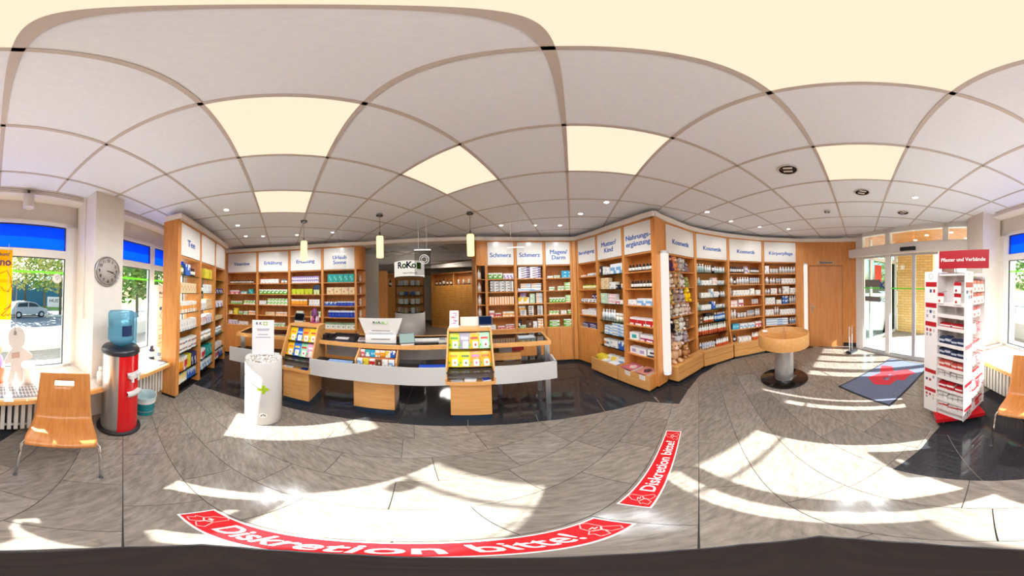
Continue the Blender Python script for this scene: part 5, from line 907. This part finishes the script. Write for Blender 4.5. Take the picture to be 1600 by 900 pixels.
# ================================================================ THINGS ON THE COUNTER
def tablet(name, label, x, y, z, rz, w=.16, h=.11, scr='3a4a7a', em=.5, tilt=-.45):
    t = thing(name, label, 'payment screen', (x,y,z), rz); MB().box(-w*.45,-.01,0,w*.45,.10,.014).build('foot', M('d8d6d4', .35), t); MB().tube([(0,.06,.012),(0,.05,.05)], .018).build('neck', M('b8b6b6', .3), t)
    b = MB().box(-w/2-.008,0,0,w/2+.008,.014,h+.016).build('housing', M('4a4c52', .3), t, (0,.0,.022), (tilt,0,0)); MB().box(-w/2,-.0015,.008,w/2,0,h+.008).build('screen', EM(scr, em), b); return t
tablet('payment_screen', 'small payment screen at the left on the left candy display', -2.55,1.10,1.151, math.radians(38), .15,.10,'262426',.3)
tablet('payment_screen', 'small blue payment screen at the right on the middle candy display', -.33,2.19,1.151, math.radians(10), .15,.10,'1c2c52',.5)
t3 = tablet('payment_screen', 'lit payment screen beside the white cash terminal', -1.165,1.80,.956, math.radians(42), .17,.11,'b8d0c8',.55)
ld = thing('perfume_stand', 'purple pointed stand with small bottles on the left candy display', 'stand', (-2.37,1.28,1.151)); MB().lathe([(.001,0),(.075,0),(.078,.012),(.001,.014)], 20).build('tray', M('b0506a', .3), ld); MB().lathe([(.055,.10),(.058,.13),(.04,.19),(.012,.215),(.001,.215)], 14).build('hood', M('6a2a5c', .4), ld); MB().lathe([(.018,.014),(.018,.11)], 10).build('post', M('6a2a5c', .4), ld)
for k in range(6): tag(MB().lathe([(.001,0),(.014,0),(.014,.055),(.006,.065),(.006,.085),(.001,.085)], 10).build('small_bottle', random.choice([M('b03a6a', .2), M('8a4a9a', .2), M('d8c0d0', .2)]), None, (-2.37+.05*math.cos(k*1.05), 1.28+.05*math.sin(k*1.05), 1.1645)), 'small bottle in the purple stand, ' + ['at its right','at its right rear','at its left rear','at its left','at its left front','at its right front'][k], 'bottle', 'bottles in the purple stand')
po_ = thing('cash_terminal', 'white cash terminal with big tilted lid panel on the counter', 'terminal', (-1.49,1.70,.953), math.atan2(.221,.324))
MB().prismx([(0,0),(-.005,.085),(.02,.10),(.22,.10),(.22,0)], -.19, .19).build('box_body', M('efece8', .35), po_); MB().box(-.115,-.008,.048,.115,0,.058).build('paper_slot', M('7a7a80', .5), po_)
MB().box(-.15,.03,.10,.15,.12,.13).build('hinge_block', M('cfd2d4', .35), po_)
lp = MB().add([(-.20,0,0),(.20,0,0),(.27,-.055,.215),(-.27,-.055,.215),(-.20,.02,0),(.20,.02,0),(.27,-.035,.215),(-.27,-.035,.215)], [(0,1,2,3),(7,6,5,4),(0,4,5,1),(1,5,6,2),(2,6,7,3),(3,7,4,0)]).build('lid_panel', M('e8e5e2', .3), po_, (0,.035,.105))
MB().box(-.115,-.014,.045,.115,-.006,.085).build('recess', M('6a625c', .5), lp); MB().box(-.15,-.020,.025,.15,-.008,.045).build('ridge', M('dadcdc', .4), lp)
for x, s, c in ((-.10,'R','2c3a50'), (-.065,'o','6ab04a'), (-.03,'K','2c3a50'), (.005,'o','6ab04a')): text('lettering', s, .052, M(c), lp, (x+.02,-.047,.165), (PI/2-.25,0,0), .02)
MB().ribbon([(.045,-.02),(.085,-.02),(.085,.02),(.045,.02)], .007, 0, .001, True).build('logo_frame', M('8ac06a'), lp, (.0,-.047,.165), (PI/2-.25,0,0))
def slab(name, label, cat, x, y, z, rz, w, d, h, c, top=None):
    t = thing(name, label, cat, (x,y,z), rz); MB().box(-w/2,-d/2,0,w/2,d/2,h).build('body', M(c, .4), t)
    if top: MB().box(-w/2+.01,-d/2+.01,h,w/2-.01,d/2-.01,h+.0015).build('top_face', M(top, .4), t)
    return t
kb = slab('keyboard', 'grey keyboard lying on the counter left of the middle display', 'keyboard', -1.06,2.10,.953, math.radians(28), .34,.13,.015, 'cfcac4')
for j in range(4):
    for i in range(12): MB().box(-.155+i*.026,-.05+j*.026,.015,-.133+i*.026,-.028+j*.026,.019).build('key', M('e6e2dc', .5), kb)
slab('card_reader', 'small grey card reader beside the keyboard on the counter', 'card reader', -.86,2.13,.953, math.radians(24), .10,.13,.035, 'd8d4ce', '5a5a60')
tr_ = thing('desk_tray', 'flat black paper tray on the counter beside the left candy display', 'tray', (-2.02,1.56,.953), math.radians(36)); MB().box(-.17,-.14,0,.17,.14,.006).build('tray_base', M('2a2628', .4), tr_)
for b in ((-.17,-.14,.006,-.16,.14,.04), (.16,-.14,.006,.17,.14,.04), (-.16,.13,.006,.16,.14,.04)): MB().box(*b).build('tray_rim', M('221f22', .4), tr_)
slab('paper_stack', 'white paper sheets lying in the flat black tray', 'papers', -1.99,1.50,.960, math.radians(38), .17,.10,.008, 'ded8d4'); slab('brochure', 'patterned brochure lying right of the black tray on the counter', 'brochure', -1.77,1.68,.953, math.radians(40), .13,.18,.012, 'd8d0cc', '8a7a76'); slab('telephone', 'small black desk telephone beside the black tray', 'telephone', -2.22,1.37,.953, math.radians(36), .09,.13,.05, '1c1c20')
slab('paper_tray', 'glass coin tray with papers at the right end of the counter', 'tray', .17,2.40,.953, math.radians(4), .22,.14,.012, '9aa4a8', 'c4ccd0')
cs2 = thing('picture_card', 'white card with red and violet print on the middle candy display', 'card', (-.70,2.11,1.151), math.radians(12)); MB().prismx([(0,0),(.05,.20),(.055,.20),(.012,0)], -.055, .055).build('panel', M('f4ece8', .4), cs2); MB().prism([(-.06,-.02),(.06,-.02),(.075,.06),(-.06,.06)], -.0005, .012).build('card_foot', M('f2ece4', .4), cs2)
for k in range(34): MB().box(-.045+random.random()*.075,-.0015,-.0,-.045+random.random()*.02+.02,0,.006).build('print_mark', M(random.choice(['d0485a','b06a9a','8a5a9a','e08a8a']), .5), cs2, (random.uniform(-.012,.02), .012+.0, 0), (-.245,0,0)).location = (random.uniform(-.01,.025), (zz := random.uniform(.03,.17))*.25-.0012, zz)
slab('cash_drawer_box', 'white flat monitor back standing on the middle candy display', 'monitor', -.50,2.24,1.151, math.radians(12), .30,.03,.115, 'e6dcd6')
for x, y, c, lb in ((.05,2.36,'c0202c','red packet on the shelf below the right counter end'), (-.1,2.30,'8a8a90','grey box on the shelf below the right counter end')): slab('storage_box', lb, 'box', x, y, .8005, 0, .16, .10, .07, c)
# ================================================================ BACK ROOM
bk = thing('round_showcase', 'round white showcase with RoKo drum sign in the back room', 'showcase', (-2.97,4.76,0), math.atan2(-2.97,-4.76)+PI)
bk.rotation_euler = (0,0,math.atan2(2.97,4.76))
R1 = .46
MB().lathe([(.001,0),(R1,0),(R1,.98),(.001,.98)], 40).build('base_drum', M('f1eae0', .35), bk)
MB().lathe([(R1,2.05),(R1,2.50),(R1-.01,2.50),(R1-.01,2.05),(R1,2.05)], 40).build('sign_drum', EM('f6f0e2', .62), bk); MB().lathe([(.001,2.08),(R1-.012,2.08),(R1-.012,2.06),(.001,2.06)], 40).build('roof_disc', M('e8e2d8', .4), bk)
MB().lathe([(R1-.02,.98),(R1-.02,2.06)], 40).build('glass_drum', glassmat('showcase_glass', 'eef2f0', .1), bk)
for z in (.985, 1.24, 1.50, 1.78): MB().lathe([(.001,z),(R1-.03,z),(R1-.03,z+.008),(.001,z+.008)], 32).build('glass_shelf', SHELFG, bk)
MB().box(-R1+.03,-.004,  .99,R1-.03,.004,2.05).build('partition', WOODD, bk)
for k, (z, c) in enumerate(((.993,'b0987a'), (1.248,'e8e4de'), (1.508,'3a5a9a'), (1.788,'d8d4cc'))):
    for j in range(5): tag(box('showcase_box', (-.05,-.04,0,.05,.04,.15 if k != 2 else .10), M(c if (j+k) % 3 else 'cfd4d8', .4), None, (bk.location.x+.30*math.cos(j*.62-2.6), bk.location.y+.30*math.sin(j*.62-2.6), z), j*.62-1.0), 'small box, %s, on the %s shelf of the round showcase' % (ORDL[j], ['lowest','second lowest','second highest','highest'][k]), 'box', 'boxes in the round showcase')
for x, s, c, sz in ((-.30,'R','2a2f9a',.26), (-.15,'o','57b82e',.26), (-.01,'K','2a2f9a',.26), (.13,'o','57b82e',.26)):
    me = textmesh(s, sz, .03, .002).copy(); me.materials.clear(); me.materials.append(M(c, .5))
    for v in me.vertices: v.co = (v.co.x+x, -v.co.z-.003, v.co.y+2.36)
    obj('lettering', bend(me, R1), bk)
mm = MB().prism([(.22+.015*k, -.09) for k in range(11)]+[(.37-.015*k, .10) for k in range(11)], .0, .005).mesh('logo_block', M('7cc04a', .5))
for v in mm.vertices: v.co = (v.co.x, -v.co.z-.001, v.co.y+2.345)
obj('logo_block', bend(mm, R1), bk)
me = textmesh('naturheilkunde', .07, .008, .002).copy(); me.materials.clear(); me.materials.append(M('2a2438', .5))
for v in me.vertices: v.co = (v.co.x+.02, -v.co.z-.003, v.co.y+2.14)
obj('lettering', bend(me, R1), bk)
def apothecary(name, label, a, b, nx, nz, z0, z1, top):
    a = Vector(a); b = Vector(b); L = (b-a).length; t = thing(name, label, 'cabinet', (a.x,a.y,0), math.atan2(b.y-a.y, b.x-a.x)); MB().box(0,.0,0.0,L,.5,top).build('carcass', WOODD, t)
    me = None; w = L/nx; h = (z1-z0)/nz
    for j in range(nz):
        for i in range(nx):
            if me is None: o = MB().box(.006,-.018,.006,w-.006,0,h-.006).box(w/2-.03,-.026,h*.5,w/2+.03,-.018,h*.5+.012).build('drawer', noisemat('drawer_wood', 'a06420', 'c08a3c', 6, .4, (1,1,6)), t, (w*i,0,z0+h*j)); me = o.data
            else: obj('drawer', me, t, (w*i,0,z0+h*j))
    MB().box(0,-.02,z1,L,.0,z1+.02).build('ledge', WOOD, t); MB().box(0,-.02,top-.03,L,.5,top).build('top_rail', WOOD, t); return t
AC = Matrix.Rotation(0, 4, 'Z')
ap1 = apothecary('apothecary_cabinet', 'wide wall of small apothecary drawers in the back room', (-3.55,7.55), (-1.30,7.10), 9, 22, .10, 1.84, 1.86)
for x0 in (0, 1.15, 2.27): MB().box(x0,.0,1.86,x0+.03,.4,2.36).build('upper_post', WOOD, ap1)
MB().box(0,.38,1.86,2.3,.40,2.36).build('upper_back', WOODD, ap1); MB().box(0,0,2.36,2.3,.42,2.40).build('upper_top', WOOD, ap1)
am_ = ap1.matrix_basis.copy(); am_ = Matrix.Translation(ap1.location) @ Matrix.Rotation(ap1.rotation_euler[2], 4, 'Z')
for j in range(5): tag(place('bottle', bottle('am', .085 if j != 2 else .11, .24 if j != 2 else .32), am_, .22+.19*j, .12, 1.862), 'brown labelled pharmacy bottle, %s on top of the wide drawer wall' % ORDL[j], 'bottle', 'bottles on the drawer wall')
for j in range(4): tag(place('jar', bottle('po', .085, .22), am_, 1.35+.24*j, .12, 1.862), 'white porcelain pharmacy jar, %s on top of the wide drawer wall' % ORDL[j], 'jar', 'jars on the drawer wall')
ap2 = apothecary('apothecary_cabinet', 'narrow drawer cabinet left of the round showcase in the back room', (-4.75,5.35), (-4.05,6.0), 4, 20, .10, 1.80, 1.82); MB().box(0,.38,1.82,.95,.40,2.30).build('upper_back', WOODD, ap2); MB().box(-.001,0,2.30,.95,.42,2.33).build('upper_top', WOOD, ap2)
am2 = Matrix.Translation(ap2.location) @ Matrix.Rotation(ap2.rotation_euler[2], 4, 'Z')
for j in range(3): tag(place('bottle', bottle('am', .10, .26), am2, .2+.26*j, .12, 1.822), 'brown labelled pharmacy bottle, %s on top of the narrow drawer cabinet' % ORDL[j], 'bottle', 'bottles on the narrow cabinet')
ws = thing('stock_shelf', 'wooden stock shelf with side panel at the left of the back room', 'shelf', (-4.45,4.55,0), math.radians(45)); MB().box(.30,0,0,.62,.03,2.35).build('front_panel', WOOD, ws); MB().box(-.02,.3,0,.30,.32,2.35).build('back_panel', WOODD, ws)
for j in range(6):
    z = .5+.29*j; MB().box(0,0,z-.02,.30,.30,z).build('shelf', WOOD, ws)
    for i in range(3): tag(place('stock_box', carton(['wh','gy','cr','bb','li2','gg'][(i+j) % 6], .08, .1, .14), Matrix.Translation(ws.location) @ Matrix.Rotation(math.radians(45), 4, 'Z'), .055+.095*i, .03, z+.001), f"stock box, {ORDL[i]}, {['lowest','second','third','fourth','fifth','top'][j]} level of the back room stock shelf", 'box', 'boxes on the stock shelf')
bl_ = thing('ceiling_light', 'square ceiling light panel in the back room', 'ceiling light', (-2.25,6.3,2.74), -A0); MB().box(-.3,-.3,0,.3,.3,.03).build('diffuser', EM('fff6e8', 4), bl_)
for lx, ly in ((-.15,0), (.15,0)):
    l = bpy.data.lights.new('tube', 'SPOT'); l.energy = 55; l.spot_size = math.radians(172); l.spot_blend = .6; l.shadow_soft_size = .3; l.color = (1, .95, .88); lo = bpy.data.objects.new('panel_beam', l); COL.objects.link(lo); lo.parent = bl_; lo.location = (lx,ly,-.02)
for k, (x, y, a) in enumerate(((-2.9,5.0,20), (-1.8,5.6,-14), (-2.4,6.9,8))): struct(box('beam' if k else 'ceiling_duct', (-1.6,-.14,2.55,1.6,.14,2.775), M('cfc9c4', .6), None, (x,y,0), math.radians(a)))
# ================================================================ CEILING THINGS
def disc_light(x, y, r, label, e=7, aim=None, w=None):
    t = thing('downlight', label, 'downlight', (x,y,2.752)); MB().lathe([(r,0),(r,-.006),(r*.78,-.008),(r*.74,.0)], 18).build('ring', WHITE, t); MB().lathe([(.001,-.003),(r*.72,-.003)], 14).build('lamp', EM('fff6ea', e), t)
    l = bpy.data.lights.new('spot', 'SPOT'); l.energy = w or SPOT_W; l.spot_size = math.radians(112); l.spot_blend = 1.0; l.shadow_soft_size = .04; l.color = LCOL; lo = bpy.data.objects.new('downlight_beam', l); COL.objects.link(lo); lo.parent = t; lo.location = (0,0,-.05)
    if aim: lo.rotation_euler = Vector((aim[0]*.55, aim[1]*.55, -1)).to_track_quat('-Z', 'Y').to_euler()
for (x, y), lb in zip([(-2.395,.018),(-3.001,.215),(-3.609,.421),(-3.543,.759),(-3.255,1.367),(-2.794,1.891),(-.157,3.122),(.422,3.143),(.861,3.09),(1.165,1.993),(1.013,2.496),(2.419,1.31),(3.003,1.163),(3.522,.766),(1.866,-1.349),(3.772,.221)],
    ['before the left tea bay','before the middle tea bay','before the right tea bay','before the Vitamine sign','before the left Erkältung sign','before the right Erkältung sign','before the left Schmerz sign','before the right Schmerz sign','before the Magen Darm sign','before the Nahrungsergänzung sign','before the Mutter Kind sign','before the first Kosmetik sign','before the second Kosmetik sign','before the third Kosmetik sign','between the entrance and the plaster display','before the Körperpflege sign']): disc_light(x, y, .045, 'small round white ceiling downlight '+lb, 7, (NX, NY) if 'tea' in lb else None if 'entrance' in lb else tuple(Vector((x, y)).normalized()), (26 if 'Vit' in lb else 19 if 'left Erk' in lb else 14) if ('Vit' in lb or 'Erk' in lb) else 12 if ('Schm' in lb or 'Magen' in lb) else 9)
for (x, y), lb in (((1.617,.091),'nearest the overhead light panel'), ((2.021,-.716),'below the light panel towards the entrance'), ((2.429,-1.525),'nearest the entrance door')):
    t = thing('recessed_spot', 'large dark recessed ceiling spot '+lb, 'ceiling spot', (x,y,2.752)); MB().lathe([(.095,.0),(.095,-.008),(.08,-.010),(.075,.0)], 28).build('ring', M('cfcac6', .3), t); MB().lathe([(.079,-.009),(.05,-.003),(.001,-.002)], 24).build('reflector', M('3c3430', .12, .9), t)
    for bx in (-.03, .03): MB().box(bx-.012,-.04,-.008,bx+.012,.04,-.003).build('bulb', M('d8d0c8', .2), t)
tag(MB().cyl((0,0), .045, -.03, 0, 16, 0, .05).build('smoke_detector', WHITE, None, (2.75,-.42,2.752)), 'small white smoke detector on the ceiling before the beech door', 'smoke detector')
for (x, y), lb in (((-2.527,1.178),'left'), ((-1.677,1.921),'middle'), ((-.554,2.474),'right')):
    t = thing('pendant_lamp', 'slim glowing yellow pendant lamp, %s one of three over the counter' % lb, 'lamp', (x,y,0)); MB().cyl((0,0), .05, 2.725, 2.752, 18).build('ceiling_rose', STEEL, t); MB().tube([(0,0,2.45),(0,0,2.73)], .003, 6).build('cable', M('5a5048', .5), t); MB().cyl((0,0), .014, 2.395, 2.46, 10).build('lamp_holder', M('6a5a50', .3, .6), t); MB().lathe([(.048,2.085),(.05,2.09),(.05,2.39),(.046,2.396),(.014,2.398)], 22).build('shade', EM('ffdf8c', 1.6), t)
for k, (x0, y0, x1, y1, w, h, lb) in enumerate(((-2.135,1.46,-2.03,1.60,.18,.30,'clear hanging panel on two wires before the Urlaub Sonne sign'), (-1.20,2.06,-1.02,2.16,.215,.33,'grey clear hanging panel with spiral print beside the RoKo showcase'), (-.05,2.355,.16,2.35,.22,.30,'clear hanging panel on two wires before the Schmerz signs'))):
    a = Vector((x0,y0)); b = Vector((x1,y1)); an = math.atan2(b.y-a.y, b.x-a.x); t = thing('hanging_sign', lb, 'hanging sign', ((x0+x1)/2,(y0+y1)/2,0), an)
    for sx in (-1, 1): MB().tube([(sx*w*.25,0,2.15),(sx*w*.25,0,2.752)], .0018, 5).build('wire', M('d8d0c8', .3), t)
    MB().box(-w/2,-.006,2.14,w/2,.006,2.155).build('clip_rail', M('e8e4e0', .3), t); MB().box(-w/2,-.002,2.14-h,w/2,.002,2.14).build('pane', glassmat('grey_panel', 'dedede', .08) if k == 1 else glassmat('clear_panel', 'fbfbfa', .04), t)
    if k == 1:
        for r in (.035, .06): MB().ribbon([(r*math.cos(a_*PI/10), r*math.sin(a_*PI/10)) for a_ in range(20)], .008, 0, .001, True).build('spiral_print', M('c8c4c0', .6), t, (.02,-.003,2.02), UPR)
lp_ = thing('track_spot', 'white cylinder track spot over the window with the yellow poster', 'spot', SD(-.32,1.91)+(0,), -A0); MB().tube([(0,0,2.735),(0,0,2.65)], .014).build('stem', M('5a544e', .4), lp_); MB().lathe([(.001,2.67),(.055,2.665),(.06,2.655),(.06,2.50),(.05,2.495),(.045,2.52),(.001,2.525)], 24).build('housing', M('d8cfc8', .4), lp_)
# ================================================================ WINDOW THINGS, PILLAR THINGS
ck = thing('wall_clock', 'round grey wall clock with metal rim on the white pillar', 'clock', SD(-1.147,1.66)+(1.80,), -A0+PI)
MB().lathe([(.001,0),(.145,0),(.145,.022),(.001,.022)], 40).build('face', M('b9aea6', .5), ck, (0,0,0), UPR); MB().lathe([(.145,0),(.165,0),(.165,.02),(.155,.034),(.145,.024),(.145,0)], 40).build('rim', M('a8a4a2', .25, .8), ck, (0,0,0), UPR)
for k in range(12): text('numeral', str(12 if k == 0 else k), .045, M('2c2826'), ck, (.112*math.sin(k*PI/6), -.0235, .112*math.cos(k*PI/6)), UPR, .02)
for an, ln, wd in ((100, .07, .009), (108, .115, .006)): MB().box(-wd/2,-.0275,-.015,wd/2,-.0255,ln).build('hand', M('26221f', .4), ck, (0,0,0), (0,math.radians(an),0))
cdt = thing('cable_duct', 'thin white cable duct with small switch box on the pillar side', 'duct', SD(-.985,1.88)+(0,), -A0); MB().box(0,-.008,1.38,.014,.008,2.752).build('duct', M('e6dcd2', .5), cdt); MB().box(0,-.025,1.26,.03,.025,1.38).build('switch_box', M('e2d8ce', .5), cdt)
py_ = thing('hanging_poster', 'yellow hanging poster lettered Uno in the window', 'poster', SD(.125,1.93)+(0,), -A0+PI)
MB().box(-.295,-.002,1.25,.295,.002,2.0).build('sheet', YELP, py_); MB().box(-.295,-.003,1.14,.295,.001,1.25).build('white_foot', PAPER, py_); MB().box(-.30,-.006,1.995,.30,.006,2.01).build('clip_rail', M('d8d4d0', .3), py_)
for x in (-.29, .29): MB().tube([(x-.035,0,1.26),(x-.035,0,2.06)], .003, 5).build('cord', M('c8c2ba', .4), py_)
text('lettering', 'Uno', .115, M('5a2a50'), py_, (.18,-.004,1.86), UPR, .025); text('lettering', 'wellbunt?', .05, M('6a3a4a'), py_, (.17,-.004,1.945), UPR, .02)
for k, pts in enumerate(([(-.29,1.74),(-.22,1.77),(-.18,1.70),(-.17,1.62),(-.20,1.55),(-.25,1.56),(-.28,1.60)], [(-.17,1.62),(-.14,1.52),(-.16,1.40),(-.24,1.36)], [(-.16,1.45),(-.20,1.36),(-.27,1.30)], [(-.27,1.30),(-.24,1.285),(-.22,1.31),(-.20,1.29),(-.17,1.32)])): MB().tube([(p[0]+.46,-.003,p[1]) for p in pts], .004, 5).build('drawn_line', M('8a4a1a', .6), py_)
mn = thing('cutout_figure', 'white cardboard figure cutout seen from behind on the windowsill', 'cutout', SD(-.215,1.73)+(.588,), -A0+PI)
fig = [(-.065,0),(-.03,.0),(-.015,.06),(0,.15),(.02,.06),(.035,.015),(.075,.01),(.09,.04),(.075,.12),(.05,.22),(.06,.26),(.12,.28),(.16,.305),(.15,.34),(.10,.38),(.055,.42),(.075,.47),(.08,.54),(.06,.60),(.02,.63),(-.03,.625),(-.075,.585),(-.085,.52),(-.07,.45),(-.04,.41),(-.07,.37),(-.10,.30),(-.115,.26),(-.10,.235),(-.055,.25),(-.05,.20),(-.06,.12),(-.08,.04)]
MB().prism(fig, -.006, .006).build('board', M('cfc6be', .7), mn, (0,0,0), UPR); MB().prism([(-.045,.30),(.03,.31),(.03,.37),(-.045,.36)], .006, .009).build('brown_label', M('b89a88', .6), mn, (0,0,0), UPR); MB().tube([(-.02,-.008,.58),(-.015,0,1.10)], .003, 5).build('cord', M('a89a8c', .5), mn); MB().box(-.03,-.012,.55,-.005,-.006,.585).build('clip', M('8a7a6e', .4), mn)
tag(MB().lathe([(.001,0),(.06,0),(.062,.19),(.064,.195),(.064,.205),(.001,.21)], 24).build('white_can', M('ece6e2', .4), None, SD(-.335,1.74)+(.587,)), 'white lidded can behind the cutout figure on the sill', 'can')
pt = thing('flower_pot', 'orange flower pot with teddy at the left edge of the sill', 'pot', SD(-.03,1.80)+(.587,)); MB().lathe([(.001,0),(.08,0),(.085,.18),(.075,.18),(.001,.15)], 24).build('pot', M('f0906a', .5), pt); MB().sph((0,0,.24), (.07,.06,.09)).build('purple_body', M('a890c8', .8), pt); MB().sph((.0,-.02,.36), .06).build('teddy_head', M('c8a07a', .8), pt)
for k in range(2):
    g = thing('grid_mat', 'dark mat with white grid lines on the sill, %s the cutout figure' % ('under' if k == 0 else 'beside'), 'mat', SD(-.28+.28*k,1.56)+(.586,), -A0); MB().box(-.13,-.10,0,.13,.10,.006).build('mat', M('8a8a92', .5), g)
    for i in range(9): MB().box(-.125+i*.03,-.095,.006,-.119+i*.03,.095,.008).build('grid_line', WHITE, g)
    for i in range(3): MB().box(-.13,-.06+i*.06,.008,.13,-.054+i*.06,.0095).build('grid_line', WHITE, g)
tag(MB().lathe([(.001,0),(.07,0),(.085,.10),(.08,.105),(.07,.015),(.001,.012)], 24).build('white_bowl', M('e8eaec', .4), None, SD(1.20,1.62)+(.587,)), 'white round bowl on the sill behind the right chair', 'bowl')
slab('leaflet', 'pale printed sheets lying on the right windowsill', 'leaflets', *SD(1.62,1.70), .586, -A0, .34, .22, .008, 'e6e2e0', 'c8d4d4')
for s, d, h, lb in ((-.985,1.49,.21,'tall white bottle on the sill left of the water cooler'), (-1.03,1.54,.15,'short white bottle on the sill left of the water cooler')): tag(obj('bottle', bottle('wt', .075, h), None, SD(s,d)+(.587,)), lb, 'bottle')
tag(obj('bottle', bottle('nv', .09, .20), None, SD(-1.99,1.72)+(.587,)), 'dark blue bottle with pale label on the sill beside the white banner', 'bottle'); tag(obj('bottle', bottle('wb', .07, .15), None, SD(-2.10,1.68)+(.587,)), 'white bottle with blue print on the sill beside the banner', 'bottle')
bb_ = thing('window_banner', 'white printed cardboard banner standing on the sill beside the tea shelves', 'banner', SD(-2.38,1.90)+(.586,), -A0+PI); MB().box(-.21,0,0,.21,.015,1.11).build('board', PAPER, bb_)
text('lettering', 'Mein R', .06, M('4a4a50'), bb_, (.06,-.002,.98), UPR, .015)
for z, w in ((.90,.14), (.42,.16), (.36,.10), (.25,.14), (.20,.12), (.12,.15)): MB().box(-.02,-.0015,z,-.02+w,0,z+.012).build('print_line', M('9a9aa0', .6), bb_)
MB().tube([(.10,-.003,.80),(.05,-.003,.74),(.06,-.003,.66),(.0,-.003,.60),(.08,-.003,.52)], .004, 5).build('drawn_line', M('6a6a70', .6), bb_); MB().sph((.02,-.003,.72), (.03,.004,.03)).build('drawn_blob', M('3a5a8a', .6), bb_); MB().sph((.10,-.003,.56), (.03,.004,.035)).build('drawn_blob', M('2a3a5a', .6), bb_)
slab('price_mat', 'dark patterned mat lying on the sill beside the banner', 'mat', *SD(-2.05,1.52), .586, -A0, .40, .14, .006, '6a6a70', '8a8a90')
